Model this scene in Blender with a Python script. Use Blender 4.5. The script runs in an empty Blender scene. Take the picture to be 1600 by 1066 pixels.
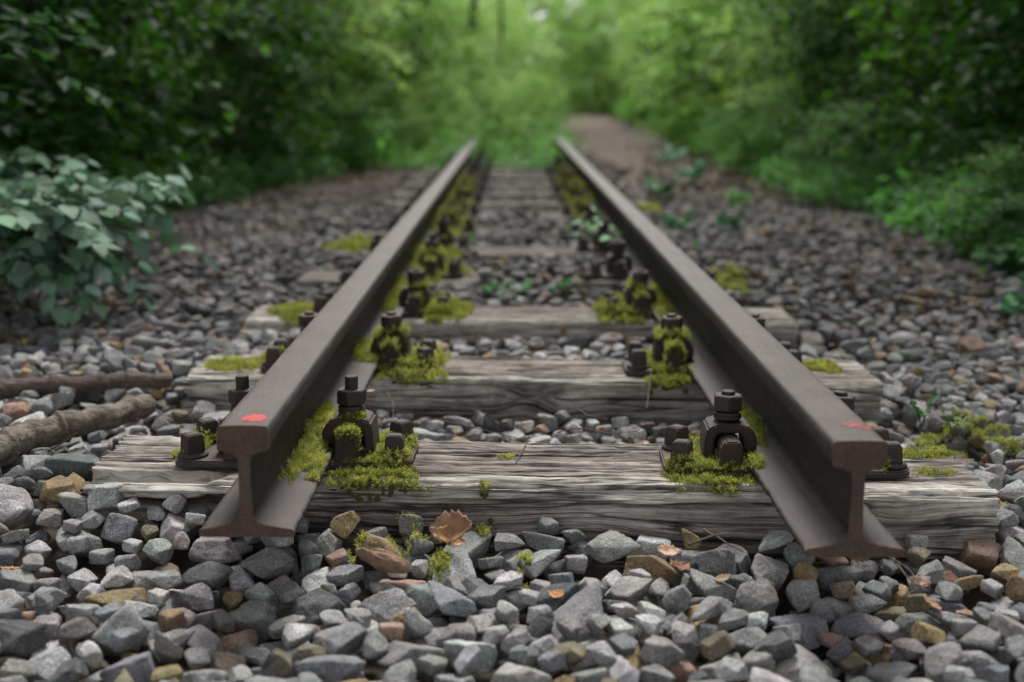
import bpy, bmesh, math, random
import numpy as np
from mathutils import Vector, Matrix
from mathutils.bvhtree import BVHTree

# ------------------------------------------------------------------ camera, light, exposure
scene = bpy.context.scene
H, F, PITCH = 0.62, 2000.0, math.atan(389 / 2000.0)
cam_data = bpy.data.cameras.new("camera")
cam = bpy.data.objects.new("camera", cam_data)
scene.collection.objects.link(cam)
cam.location = (0, 0, H)
cam.rotation_euler = (math.radians(90) - PITCH, 0, 0)
cam_data.sensor_width = 36
cam_data.lens = 45
cam_data.clip_start = 0.05
cam_data.clip_end = 500
cam_data.shift_x = -1 / 1600
cam_data.dof.use_dof = True
cam_data.dof.focus_distance = 2.15
cam_data.dof.aperture_fstop = 2.3
scene.camera = cam

SUN_EL, SUN_AZ = math.radians(58), math.radians(6)      # azimuth from +Y (north) clockwise
world = bpy.data.worlds.new("World")
scene.world = world
world.use_nodes = True
wn = world.node_tree
wn.nodes.clear()
sky = wn.nodes.new("ShaderNodeTexSky")
sky.sky_type = 'NISHITA'
sky.sun_disc = False
sky.sun_elevation = SUN_EL
sky.sun_rotation = SUN_AZ
sky.air_density = 1.0
sky.dust_density = 3.0
hsv = wn.nodes.new("ShaderNodeHueSaturation")
hsv.inputs["Saturation"].default_value = 0.14
bg = wn.nodes.new("ShaderNodeBackground")
bg.inputs["Strength"].default_value = 0.07
wo = wn.nodes.new("ShaderNodeOutputWorld")
wn.links.new(sky.outputs[0], hsv.inputs["Color"])
wn.links.new(hsv.outputs[0], bg.inputs[0])
wn.links.new(bg.outputs[0], wo.inputs[0])
sd = bpy.data.lights.new("sun", 'SUN')
sd.energy = 1.5
sd.angle = math.radians(20)
sd.color = (1.0, 0.97, 0.93)
sun = bpy.data.objects.new("sun", sd)
scene.collection.objects.link(sun)
sdir = Vector((math.sin(SUN_AZ) * math.cos(SUN_EL), math.cos(SUN_AZ) * math.cos(SUN_EL), math.sin(SUN_EL)))
sun.rotation_euler = sdir.to_track_quat('Z', 'Y').to_euler()
sun.location = (0, 0, 12)
scene.view_settings.view_transform = 'Standard'
scene.view_settings.look = 'None'
scene.view_settings.exposure = 1.72
scene.view_settings.gamma = 1.0
scene.cycles.use_denoising = True
scene.cycles.max_bounces = 7
scene.cycles.diffuse_bounces = 4
scene.cycles.glossy_bounces = 2
scene.cycles.transmission_bounces = 4
scene.cycles.sample_clamp_indirect = 6.0

# ------------------------------------------------------------------ helpers
rng = np.random.default_rng(11)
random.seed(5)
col = scene.collection


def tag(o, label=None, cat=None, group=None, kind=None):
    if label: o["label"] = label
    if cat: o["category"] = cat
    if group: o["group"] = group
    if kind: o["kind"] = kind
    return o


def empty(name, loc, rz=0.0):
    o = bpy.data.objects.new(name, None)
    o.empty_display_size = 0.05
    o.location = loc
    o.rotation_euler = (0, 0, rz)
    col.objects.link(o)
    return o


def link(name, me, mat=None, parent=None):
    o = bpy.data.objects.new(name, me)
    if mat is not None and len(me.materials) == 0:
        me.materials.append(mat)
    col.objects.link(o)
    if parent is not None:
        o.parent = parent
    return o


def np_mesh(name, V, F, smooth=True, colors=None, vecs=None):
    """F: (n,k) array or list of such arrays"""
    me = bpy.data.meshes.new(name)
    V = np.ascontiguousarray(V, dtype=np.float32)
    Fs = F if isinstance(F, list) else [F]
    loops = np.concatenate([f.ravel() for f in Fs]).astype(np.int32)
    tot = np.concatenate([np.full(len(f), f.shape[1]) for f in Fs]).astype(np.int32)
    start = np.concatenate([[0], np.cumsum(tot)[:-1]]).astype(np.int32)
    me.vertices.add(len(V))
    me.vertices.foreach_set("co", V.ravel())
    me.loops.add(len(loops))
    me.loops.foreach_set("vertex_index", loops)
    me.polygons.add(len(tot))
    me.polygons.foreach_set("loop_start", start)
    me.polygons.foreach_set("loop_total", tot)
    me.polygons.foreach_set("use_smooth", np.full(len(tot), bool(smooth)))
    me.update(calc_edges=True)
    me.validate()
    if colors is not None:
        a = me.color_attributes.new("col", 'FLOAT_COLOR', 'POINT')
        c = np.ones((len(V), 4), np.float32)
        c[:, :3] = colors
        a.data.foreach_set("color", c.ravel())
    if vecs is not None:
        a = me.attributes.new("grain", 'FLOAT_VECTOR', 'POINT')
        a.data.foreach_set("vector", np.ascontiguousarray(vecs, np.float32).ravel())
    return me


_gr = np.random.default_rng(3).normal(size=(4096, 3))
_gr /= np.linalg.norm(_gr, axis=1)[:, None]


def pn(x, y, z=0.0, seed=0):
    """perlin noise, about -1..1"""
    x, y, z = np.broadcast_arrays(np.asarray(x, float), np.asarray(y, float), np.asarray(z, float))
    xi, yi, zi = (np.floor(v).astype(np.int64) for v in (x, y, z))
    fx, fy, fz = x - xi, y - yi, z - zi
    u, v, w = (t * t * t * (t * (t * 6 - 15) + 10) for t in (fx, fy, fz))
    r = 0
    for a in (0, 1):
        for b in (0, 1):
            for c in (0, 1):
                h = ((xi + a) * 73856093 ^ (yi + b) * 19349663 ^ (zi + c) * 83492791 ^ (seed * 2654435)) & 0x7fffffff
                h = ((h >> 13) ^ h) % 4096
                g = _gr[h]
                d = g[..., 0] * (fx - a) + g[..., 1] * (fy - b) + g[..., 2] * (fz - c)
                r = r + d * (u if a else 1 - u) * (v if b else 1 - v) * (w if c else 1 - w)
    return r * 1.6


def sstep(a, b, x):
    t = np.clip((x - a) / (b - a), 0, 1)
    return t * t * (3 - 2 * t)


def unproj(px, py, Z):
    c, s = math.cos(PITCH), math.sin(PITCH)
    u, v = (px - 801) / F, (py - 533) / F
    t = (Z - H) / (-s - v * c)
    return u * t, (c - v * s) * t


def ico(n):
    bm = bmesh.new()
    bmesh.ops.create_icosphere(bm, subdivisions=n, radius=1)
    V = np.array([v.co[:] for v in bm.verts])
    Fa = np.array([[v.index for v in f.verts] for f in bm.faces])
    bm.free()
    return V, Fa


def rot_random(n, r, tilt=None):
    """n rotation matrices: free yaw, tilt (rad, sd) about random horizontal axis; tilt None = uniform"""
    if tilt is None:
        q = r.normal(size=(n, 4))
        q /= np.linalg.norm(q, axis=1)[:, None]
        w, x, y, z = q.T
    else:
        yaw = r.uniform(0, 2 * np.pi, n)
        az = r.uniform(0, 2 * np.pi, n)
        th = r.normal(0, tilt, n)
        a = np.stack([np.cos(th / 2), np.sin(th / 2) * np.cos(az), np.sin(th / 2) * np.sin(az), 0 * th], 1)
        b = np.stack([np.cos(yaw / 2), 0 * yaw, 0 * yaw, np.sin(yaw / 2)], 1)
        w = a[:, 0] * b[:, 0] - a[:, 3] * b[:, 3]
        x = a[:, 1] * b[:, 0] + a[:, 2] * b[:, 3]
        y = a[:, 2] * b[:, 0] - a[:, 1] * b[:, 3]
        z = a[:, 0] * b[:, 3] + a[:, 3] * b[:, 0]
    return np.stack([np.stack([1 - 2 * (y * y + z * z), 2 * (x * y - z * w), 2 * (x * z + y * w)], 1),
                     np.stack([2 * (x * y + z * w), 1 - 2 * (x * x + z * z), 2 * (y * z - x * w)], 1),
                     np.stack([2 * (x * z - y * w), 2 * (y * z + x * w), 1 - 2 * (x * x + y * y)], 1)], 1)


def scatter(tv, tf, R, P, S):
    """instances of template baked into arrays"""
    n, k = len(P), len(tv)
    S = np.asarray(S, float)
    if S.ndim == 1: S = S[:, None, None]
    else: S = S[:, None, :]
    V = np.einsum('nij,nkj->nki', R, tv[None] * S) + P[:, None, :]
    Fa = (tf[None] + (np.arange(n) * k)[:, None, None]).reshape(-1, tf.shape[1])
    return V.reshape(-1, 3), Fa


def tube(pts, rad, seg=8, noise=0.0, nseed=0, cap=True):
    pts = np.asarray(pts, float)
    rad = np.broadcast_to(np.asarray(rad, float), (len(pts),))
    T = np.gradient(pts, axis=0)
    T /= np.linalg.norm(T, axis=1)[:, None] + 1e-9
    up = np.array([0, 0, 1.0]) if abs(T[0, 2]) < 0.9 else np.array([1.0, 0, 0])
    A = np.cross(T, up); A /= np.linalg.norm(A, axis=1)[:, None] + 1e-9
    B = np.cross(A, T)
    a = np.linspace(0, 2 * np.pi, seg, endpoint=False)
    d = A[:, None] * np.cos(a)[None, :, None] + B[:, None] * np.sin(a)[None, :, None]
    r = np.repeat(rad[:, None], seg, 1)
    if noise:
        sl = np.concatenate([[0], np.cumsum(np.linalg.norm(np.diff(pts, axis=0), axis=1))])[:, None] + 0 * a[None]
        ca, sa = np.cos(a)[None] + 0 * sl, np.sin(a)[None] + 0 * sl
        r = r * (1 + noise * 1.6 * pn(sl * 7, ca * 1.1, sa * 1.1, nseed) + noise * .9 * pn(sl * 24, ca * 4, sa * 4, nseed + 1) + noise * .5 * pn(sl * 90, ca * 9, sa * 9, nseed + 2))
    V = (pts[:, None] + d * r[..., None]).reshape(-1, 3)
    n = len(pts)
    i, j = np.meshgrid(np.arange(n - 1), np.arange(seg), indexing='ij')
    jn = (j + 1) % seg
    Fa = np.stack([i * seg + j, (i + 1) * seg + j, (i + 1) * seg + jn, i * seg + jn], -1).reshape(-1, 4)
    if cap:
        V = np.vstack([V, pts[0], pts[-1]])
        c0, c1 = len(V) - 2, len(V) - 1
        jj = np.arange(seg); jn = (jj + 1) % seg
        k1 = np.stack([np.full(seg, c0), jj, jn], 1)
        k2 = np.stack([np.full(seg, c1), (n - 1) * seg + jn, (n - 1) * seg + jj], 1)
        return V, [Fa, np.vstack([k1, k2])]
    return V, [Fa]


def merge(parts):
    """[(V,[F..])...] -> V,[quads,tris]"""
    Vs, by, off = [], {}, 0
    for V, Fs in parts:
        for f in (Fs if isinstance(Fs, list) else [Fs]):
            by.setdefault(f.shape[1], []).append(f + off)
        Vs.append(V); off += len(V)
    return np.vstack(Vs), [np.vstack(v) for v in by.values()]


# ------------------------------------------------------------------ materials
def new_mat(name):
    m = bpy.data.materials.new(name)
    m.use_nodes = True
    nt = m.node_tree
    nt.nodes.clear()
    out = nt.nodes.new("ShaderNodeOutputMaterial")
    b = nt.nodes.new("ShaderNodeBsdfPrincipled")
    nt.links.new(b.outputs[0], out.inputs[0])
    return m, nt, b, out


def N(nt, typ, **kw):
    n = nt.nodes.new(typ)
    for k, v in kw.items():
        if k in n.inputs: n.inputs[k].default_value = v
        else: setattr(n, k, v)
    return n


def ramp(nt, stops, src):
    r = nt.nodes.new("ShaderNodeValToRGB")
    e = r.color_ramp.elements
    while len(e) > 1: e.remove(e[-1])
    e[0].position, e[0].color = stops[0][0], (*stops[0][1], 1)
    for p, c in stops[1:]:
        x = e.new(p); x.color = (*c, 1)
    nt.links.new(src, r.inputs[0])
    return r


def mixc(nt, fac, a, b, mode='MIX'):
    m = nt.nodes.new("ShaderNodeMix")
    m.data_type = 'RGBA'; m.blend_type = mode
    for s, v in ((0, fac), (6, a), (7, b)):
        if hasattr(v, "is_linked"): nt.links.new(v, m.inputs[s])
        else: m.inputs[s].default_value = v if s == 0 else (*v, 1)
    return m.outputs[2]


def noise_t(nt, vec, scale, detail=4, rough=0.6, dist=0.0):
    n = nt.nodes.new("ShaderNodeTexNoise")
    n.inputs["Scale"].default_value = scale
    n.inputs["Detail"].default_value = detail
    n.inputs["Roughness"].default_value = rough
    n.inputs["Distortion"].default_value = dist
    if vec is not None: nt.links.new(vec, n.inputs["Vector"])
    return n.outputs[0]


def bump(nt, bsdf, h, strength, dist):
    b = nt.nodes.new("ShaderNodeBump")
    b.inputs["Strength"].default_value = strength
    b.inputs["Distance"].default_value = dist
    nt.links.new(h, b.inputs["Height"])
    nt.links.new(b.outputs[0], bsdf.inputs["Normal"])
    return b


def g3(v): return (v, v, v)


def stone_mat(name, source):
    m, nt, b, out = new_mat(name)
    pos = nt.nodes.new("ShaderNodeNewGeometry").outputs["Position"]
    if source == 'object':
        c = nt.nodes.new("ShaderNodeObjectInfo").outputs["Color"]
    else:
        a = nt.nodes.new("ShaderNodeAttribute"); a.attribute_name = "col"; c = a.outputs["Color"]
    n1 = noise_t(nt, pos, 32, 5, 0.6)
    r1 = ramp(nt, [(0.3, g3(.62)), (0.5, g3(.95)), (0.72, g3(1.4))], n1)
    c = mixc(nt, 1.0, c, r1.outputs[0], 'MULTIPLY')
    n2 = noise_t(nt, pos, 330, 4, 0.8)
    r2 = ramp(nt, [(0.38, g3(.40)), (0.46, g3(.85)), (0.54, g3(1.08)), (0.63, g3(1.8))], n2)
    c = mixc(nt, 0.85, c, r2.outputs[0], 'MULTIPLY')
    # iron staining in blotches
    n3 = noise_t(nt, pos, 17, 4, 0.65, 0.6)
    r3 = ramp(nt, [(0.60, g3(0)), (0.72, g3(.55))], n3)
    c = mixc(nt, r3.outputs[0], c, (.15, .105, .065))
    # thin pale veins
    n4 = noise_t(nt, pos, 9, 3, 0.5, 1.2)
    r4 = ramp(nt, [(0.485, g3(0)), (0.5, g3(.35)), (0.515, g3(0))], n4)
    c = mixc(nt, r4.outputs[0], c, (.34, .33, .32))
    nt.links.new(c, b.inputs["Base Color"])
    b.inputs["Roughness"].default_value = 0.82
    b.inputs["Specular IOR Level"].default_value = 0.35
    hN = noise_t(nt, pos, 110, 9, 0.78)
    bump(nt, b, hN, 0.8, 0.009)
    return m


M_stone_o = stone_mat("stone_single", 'object')
M_stone_a = stone_mat("stone_gravel", 'attr')


def wood_mat():
    m, nt, b, out = new_mat("weathered_wood")
    a = nt.nodes.new("ShaderNodeAttribute"); a.attribute_name = "grain"
    g = a.outputs["Vector"]
    a2 = nt.nodes.new("ShaderNodeAttribute"); a2.attribute_name = "col"
    base = a2.outputs["Color"]
    mp = N(nt, "ShaderNodeMapping"); mp.inputs["Scale"].default_value = (1.2, 38, 1)
    nt.links.new(g, mp.inputs["Vector"])
    n1 = noise_t(nt, mp.outputs[0], 1.0, 6, 0.62, 0.15)
    r1 = ramp(nt, [(0.28, g3(.42)), (0.45, g3(.85)), (0.6, g3(1.1)), (0.78, g3(1.5))], n1)
    c = mixc(nt, 1.0, base, r1.outputs[0], 'MULTIPLY')
    mp2 = N(nt, "ShaderNodeMapping"); mp2.inputs["Scale"].default_value = (15, 330, 1)
    nt.links.new(g, mp2.inputs["Vector"])
    n2 = noise_t(nt, mp2.outputs[0], 1.0, 3, 0.6, 0.1)
    r2 = ramp(nt, [(0.36, g3(.30)), (0.46, g3(.92)), (0.62, g3(1.1)), (0.8, g3(1.3))], n2)
    c = mixc(nt, 0.8, c, r2.outputs[0], 'MULTIPLY')
    mp3 = N(nt, "ShaderNodeMapping"); mp3.inputs["Scale"].default_value = (3.5, 14, 1)
    nt.links.new(g, mp3.inputs["Vector"])
    n3 = noise_t(nt, mp3.outputs[0], 1.0, 4, 0.6, 0.5)
    r3 = ramp(nt, [(0.48, g3(0)), (0.68, g3(.55))], n3)
    c = mixc(nt, r3.outputs[0], c, (.125, .12, .085))      # algae / brown stain
    pos_ = nt.nodes.new("ShaderNodeNewGeometry").outputs["Position"]
    n7 = noise_t(nt, pos_, 11, 6, .7, .5)
    r8 = ramp(nt, [(0.36, g3(.58)), (0.5, g3(1)), (0.66, g3(1.28))], n7)
    c = mixc(nt, 1.0, c, r8.outputs[0], 'MULTIPLY')
    r9 = ramp(nt, [(0.60, g3(0)), (0.70, g3(.5))], noise_t(nt, pos_, 5.5, 6, .7, .7))
    c = mixc(nt, r9.outputs[0], c, (.075, .055, .042))      # tar and rust stains
    # checks: thin dark contour lines running with the grain
    mp4 = N(nt, "ShaderNodeMapping"); mp4.inputs["Scale"].default_value = (1.1, 21, 1)
    nt.links.new(g, mp4.inputs["Vector"])
    n4 = noise_t(nt, mp4.outputs[0], 1.0, 5, 0.5, 0.05)
    r4 = ramp(nt, [(0.478, g3(1)), (0.497, g3(.16)), (0.503, g3(.16)), (0.518, g3(1))], n4)
    r4b = ramp(nt, [(0.585, g3(1)), (0.598, g3(.25)), (0.602, g3(.25)), (0.613, g3(1))], n4)
    c = mixc(nt, .9, c, r4.outputs[0], 'MULTIPLY')
    c = mixc(nt, .5, c, r4b.outputs[0], 'MULTIPLY')
    nt.links.new(c, b.inputs["Base Color"])
    b.inputs["Roughness"].default_value = 0.88
    b.inputs["Specular IOR Level"].default_value = 0.25
    ad = nt.nodes.new("ShaderNodeMath"); ad.operation = 'MULTIPLY_ADD'; ad.inputs[1].default_value = 0.6
    nt.links.new(n2, ad.inputs[0]); nt.links.new(n1, ad.inputs[2])
    ad2 = nt.nodes.new("ShaderNodeMath"); ad2.operation = 'ADD'
    nt.links.new(ad.outputs[0], ad2.inputs[0]); nt.links.new(r4.outputs[0], ad2.inputs[1])
    bump(nt, b, ad2.outputs[0], 0.8, 0.005)
    return m


M_wood = wood_mat()


def metal_mat(name, c0, c1, rough, spots=0.5, met=0.25, bstr=0.5, scale=1.0):
    m, nt, b, out = new_mat(name)
    pos = nt.nodes.new("ShaderNodeNewGeometry").outputs["Position"]
    n1 = noise_t(nt, pos, 14 * scale, 6, 0.65, 0.4)
    r1 = ramp(nt, [(0.35, c0), (0.7, c1)], n1)
    n2 = noise_t(nt, pos, 330 * scale, 4, 0.7)
    r2 = ramp(nt, [(0.35, g3(.6)), (0.5, g3(1)), (0.7, g3(1.45))], n2)
    c = mixc(nt, spots, r1.outputs[0], r2.outputs[0], 'MULTIPLY')
    nt.links.new(c, b.inputs["Base Color"])
    rr = N(nt, "ShaderNodeMapRange")
    rr.inputs["To Min"].default_value = rough - .12; rr.inputs["To Max"].default_value = rough + .15
    nt.links.new(n1, rr.inputs["Value"]); nt.links.new(rr.outputs[0], b.inputs["Roughness"])
    b.inputs["Metallic"].default_value = met
    n3 = noise_t(nt, pos, 160 * scale, 7, 0.7)
    bump(nt, b, n3, bstr, 0.003)
    return m


def rail_mat():
    m = metal_mat("rail_steel", (.023, .0195, .018), (.035, .028, .0255), 0.60, 0.75, 0.1, 0.75)
    nt = m.node_tree
    b = next(n for n in nt.nodes if n.type == 'BSDF_PRINCIPLED')
    src = b.inputs["Base Color"].links[0].from_socket
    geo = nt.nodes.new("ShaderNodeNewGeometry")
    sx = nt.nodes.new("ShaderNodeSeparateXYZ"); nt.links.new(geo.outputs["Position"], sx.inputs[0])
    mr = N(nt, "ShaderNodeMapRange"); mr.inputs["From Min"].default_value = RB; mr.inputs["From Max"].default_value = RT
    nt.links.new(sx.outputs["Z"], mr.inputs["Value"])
    r = ramp(nt, [(0.0, g3(2.2)), (0.13, g3(2.2)), (0.22, g3(.9)), (0.80, g3(.9)), (0.86, g3(1.4)), (.95, g3(2.0)), (1, g3(2.6))], mr.outputs[0])  # web darkened by height to stand in for shade; worn head, dusty foot lighter
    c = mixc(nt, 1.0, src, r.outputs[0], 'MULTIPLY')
    # rust blooms and scuffs
    n5 = noise_t(nt, geo.outputs["Position"], 34, 6, .7, .8)
    r5 = ramp(nt, [(0.55, g3(0)), (0.66, g3(.4))], n5)
    c = mixc(nt, r5.outputs[0], c, (.095, .052, .030))
    mp5 = N(nt, "ShaderNodeMapping"); mp5.inputs["Scale"].default_value = (160, 5, 160)
    nt.links.new(geo.outputs["Position"], mp5.inputs["Vector"])
    n6 = noise_t(nt, mp5.outputs[0], 1.0, 5, .65, .1)
    r6 = ramp(nt, [(0.35, g3(.70)), (0.5, g3(1)), (0.68, g3(1.4))], n6)
    c = mixc(nt, 1.0, c, r6.outputs[0], 'MULTIPLY')
    nt.links.new(c, b.inputs["Base Color"])
    r7 = ramp(nt, [(0.35, g3(.48)), (0.65, g3(.72))], n6)
    nt.links.new(r7.outputs[0], b.inputs["Roughness"])
    b.inputs["Specular IOR Level"].default_value = .32
    b.inputs["Metallic"].default_value = 0.0
    return m


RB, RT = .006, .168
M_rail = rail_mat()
M_rail_end = metal_mat("rusty_cut_steel", (.115, .068, .048), (.052, .040, .036), 0.85, 1.0, 0.0, 1.0)
M_rust = metal_mat("rusty_iron", (.030, .024, .023), (.066, .042, .033), 0.66, 0.8, 0.15, 0.8)


def plain(name, c, rough=0.8, var=0.3, scale=60, bs=0.3, spec=0.3):
    m, nt, b, out = new_mat(name)
    pos = nt.nodes.new("ShaderNodeNewGeometry").outputs["Position"]
    n1 = noise_t(nt, pos, scale, 5, 0.65)
    r1 = ramp(nt, [(0.3, g3(1 - var)), (0.7, g3(1 + var))], n1)
    nt.links.new(mixc(nt, 1.0, c, r1.outputs[0], 'MULTIPLY'), b.inputs["Base Color"])
    b.inputs["Roughness"].default_value = rough
    b.inputs["Specular IOR Level"].default_value = spec
    bump(nt, b, n1, bs, 0.004)
    return m


def red_mat(name, lo, hi):
    m = plain(name, (.50, .045, .035), 0.65, 0.3, 200, 0.3)
    nt = m.node_tree; b = next(n for n in nt.nodes if n.type == 'BSDF_PRINCIPLED')
    src = b.inputs["Base Color"].links[0].from_socket
    pos = nt.nodes.new("ShaderNodeNewGeometry").outputs["Position"]
    r = ramp(nt, [(lo, g3(0)), (hi, g3(1))], noise_t(nt, pos, 130, 5, .75))
    nt.links.new(mixc(nt, r.outputs[0], src, (.066, .048, .044)), b.inputs["Base Color"])
    return m


M_red = red_mat("red_paint", .46, .66)
M_red_worn = red_mat("worn_red_paint", .36, .56)
M_twig = plain("twig_bark", (.10, .070, .055), 0.85, 0.4, 150)


def bark_mat(name, c0, c1):
    m, nt, b, out = new_mat(name)
    tc = nt.nodes.new("ShaderNodeTexCoord").outputs["Object"]
    mp = N(nt, "ShaderNodeMapping"); mp.inputs["Scale"].default_value = (9, 75, 75)
    nt.links.new(tc, mp.inputs["Vector"])
    n1 = noise_t(nt, mp.outputs[0], 1.6, 6, 0.65, 0.5)
    r1 = ramp(nt, [(0.34, c0), (0.66, c1)], n1)
    nt.links.new(r1.outputs[0], b.inputs["Base Color"])
    b.inputs["Roughness"].default_value = 0.85
    bump(nt, b, n1, 0.9, 0.008)
    return m


M_bark = bark_mat("branch_bark", (.055, .042, .032), (.24, .20, .155))
M_bark2 = bark_mat("smooth_branch_bark", (.05, .034, .028), (.15, .105, .085))
M_trunk = plain("trunk_bark", (.060, .052, .042), 0.9, 0.5, 14, 0.8)


def leaf_mat(name, trans=0.35, rough=0.45, gloss=0.5, tint=(1.15, 1.4, .55)):
    m, nt, b, out = new_mat(name)
    a = nt.nodes.new("ShaderNodeAttribute"); a.attribute_name = "col"
    c = a.outputs["Color"]
    nt.links.new(c, b.inputs["Base Color"])
    b.inputs["Roughness"].default_value = rough
    b.inputs["Specular IOR Level"].default_value = gloss
    t = nt.nodes.new("ShaderNodeBsdfTranslucent")
    tc = mixc(nt, 1.0, c, tint, 'MULTIPLY')
    nt.links.new(tc, t.inputs["Color"])
    mx = nt.nodes.new("ShaderNodeMixShader"); mx.inputs[0].default_value = trans
    nt.links.new(b.outputs[0], mx.inputs[1]); nt.links.new(t.outputs[0], mx.inputs[2])
    nt.links.new(mx.outputs[0], out.inputs[0])
    return m


M_leaf = leaf_mat("green_leaf", 0.4, 0.58, 0.13)
M_leaf_blue = leaf_mat("blue_green_leaf", 0.16, 0.6, 0.12, (1.0, 1.15, .75))
M_moss = leaf_mat("moss_green", 0.3, 0.75, 0.15, (1.1, 1.05, .6))
M_dead = leaf_mat("dead_leaf", 0.15, 0.6, 0.3)

# ------------------------------------------------------------------ layout numbers
LX, RX = -0.3735, 0.4600           # rail centre lines
L_END, R_END = 1.716, 1.637        # where the rails stop
RAIL_BOT, RAIL_TOP = 0.006, 0.168
SLT = -0.008                       # sleeper top
# y of each sleeper at the left rail and at the right rail
SY = [(2.165, 2.115), (2.916, 2.885), (3.655, 3.640), (4.42, 4.40), (5.17, 5.16), (5.92, 5.93), (6.68, 6.66), (7.43, 7.42),
      (8.18, 8.19), (8.94, 8.92), (9.69, 9.7), (10.45, 10.44), (11.2, 11.2), (11.96, 11.95)]
SLX0 = [-.725, -.745, -.76, -.74, -.77, -.75, -.76, -.74, -.75, -.76, -.75, -.75, -.75, -.75]
SLX1 = [.782, .822, .80, .85, .80, .80, .82, .8, .8, .8, .8, .8, .8, .8]
SLW = [.280, .262, .26, .25, .25, .24, .25, .25, .25, .25, .25, .25, .25, .25]


def sleeper_line(i):
    yl, yr = SY[i]
    k = (yr - yl) / (RX - LX)
    return yl - k * LX, k              # y = a + k x


def level(x, y):
    """height of the ballast surface"""
    x = np.asarray(x, float); y = np.asarray(y, float)
    l = -0.046 + 0 * x
    l = l - 0.050 * sstep(2.25, 2.55, y) * (1 - sstep(2.80, 3.0, y)) * (np.abs(x) < .95)
    l = l - 0.018 * sstep(3.05, 3.3, y) * (1 - sstep(3.6, 3.8, y)) * (np.abs(x) < .95)
    for xr, ye in ((LX, L_END), (RX, R_END)):      # hollows below the cut rail ends
        l = l - 0.038 * np.exp(-((x - xr) / .085) ** 2 - ((y - ye - .02) / .17) ** 2)
    l = l - 0.062 * (1 - sstep(1.85, 2.12, y)) - 0.02 * (1 - sstep(1.1, 1.7, y))
    l = l - 0.035 * sstep(.70, .95, x) * (1 - sstep(3.2, 4.2, y)) * sstep(1.9, 2.1, y)
    l = l + 0.026 * sstep(3.6, 4.3, y) * (np.abs(x) < 2.5)
    l = l + 0.022 * sstep(-.5, -.62, x) * sstep(2.35, 2.6, y) * (1 - sstep(3.8, 4.2, y)) * sstep(-1.3, -1.0, x)
    l = l + 0.014 * pn(x * 2.2, y * 2.2, 0, 5) + 0.008 * pn(x * 6, y * 6, 0, 6)
    l = l - 0.03 * sstep(1.3, 2.4, np.abs(x))
    return l


# ------------------------------------------------------------------ ground and path
def grid_sheet(xs, ys, zf):
    X, Y = np.meshgrid(xs, ys)
    Z = zf(X, Y)
    V = np.stack([X, Y, Z], -1).reshape(-1, 3)
    nx, ny = len(xs), len(ys)
    i, j = np.meshgrid(np.arange(ny - 1), np.arange(nx - 1), indexing='ij')
    Fa = np.stack([i * nx + j, i * nx + j + 1, (i + 1) * nx + j + 1, (i + 1) * nx + j], -1).reshape(-1, 4)
    return V, Fa


def ground_z(x, y):
    base = level(x, y) - 0.075
    far = -0.10 + 0.05 * pn(x * .35, y * .35, 0, 9) + 0.02 * pn(x * 1.7, y * 1.7, 0, 19)
    w = np.maximum(sstep(1.7, 2.6, np.abs(x - .1)), sstep(12, 16, y))
    z = base * (1 - w) + far * w
    z = z + 0.004 * pn(x * 20, y * 20, 0, 33)
    return z


def soil_mat(name, cs):
    m, nt, b, out = new_mat(name)
    pos = nt.nodes.new("ShaderNodeNewGeometry").outputs["Position"]
    n1 = noise_t(nt, pos, 9, 8, 0.7, 0.4)
    r1 = ramp(nt, [(0.3, cs[0]), (0.5, cs[1]), (0.72, cs[2])], n1)
    nt.links.new(r1.outputs[0], b.inputs["Base Color"])
    b.inputs["Roughness"].default_value = 0.95
    bump(nt, b, noise_t(nt, pos, 60, 6, 0.7), 0.8, 0.02)
    return m


M_soil = soil_mat("forest_soil", [(.030, .024, .018), (.070, .054, .040), (.14, .10, .07)])
M_path = soil_mat("path_soil", [(.038, .025, .018), (.075, .048, .036), (.115, .080, .062)])
xs = np.concatenate([np.linspace(-80, -4, 30), np.linspace(-3.9, 3.9, 150), np.linspace(4, 80, 30)])
ys = np.concatenate([np.linspace(-20, 0.4, 12), np.linspace(.5, 15, 280), np.linspace(15.3, 120, 90)])
V, Fa = grid_sheet(xs, ys, ground_z)
o = link("ground", np_mesh("ground", V, Fa), M_soil)
tag(o, "dark brown forest floor under the ballast and the bushes", "ground", kind="structure")


def path_c(y):
    return 1.12 + 0.032 * (y - 13)


ny_, nx_ = 160, 14
py = np.linspace(9.8, 44, ny_)
U = np.linspace(-1, 1, nx_)
PXX = path_c(py)[:, None] + U[None] * (sstep(9.4, 13.5, py) * (0.27 + .10 * pn(py * .7, 0, 0, 4) + .026 * (py - 13)))[:, None] + 0.05 * pn(py[:, None] * 3, U[None] * 2, 0, 8)
PYY = np.repeat(py[:, None], nx_, 1)
PZZ = ground_z(PXX, PYY) + 0.012 + 0.02 * (1 - U[None] ** 2) + .006 * pn(PXX * 9, PYY * 9, 0, 3)
i, j = np.meshgrid(np.arange(ny_ - 1), np.arange(nx_ - 1), indexing='ij')
Fa = np.stack([i * nx_ + j, i * nx_ + j + 1, (i + 1) * nx_ + j + 1, (i + 1) * nx_ + j], -1).reshape(-1, 4)
PZZ = PZZ + (.045 * sstep(9.8, 13.5, py) - .03 * (1 - sstep(9.8, 12, py)))[:, None]
PZZ[:, 0] -= .07; PZZ[:, -1] -= .07
o = link("path", np_mesh("path", np.stack([PXX, PYY, PZZ], -1).reshape(-1, 3), Fa), M_path)
tag(o, "reddish brown trodden earth path leading away beside the rails", "path", kind="structure")

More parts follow.
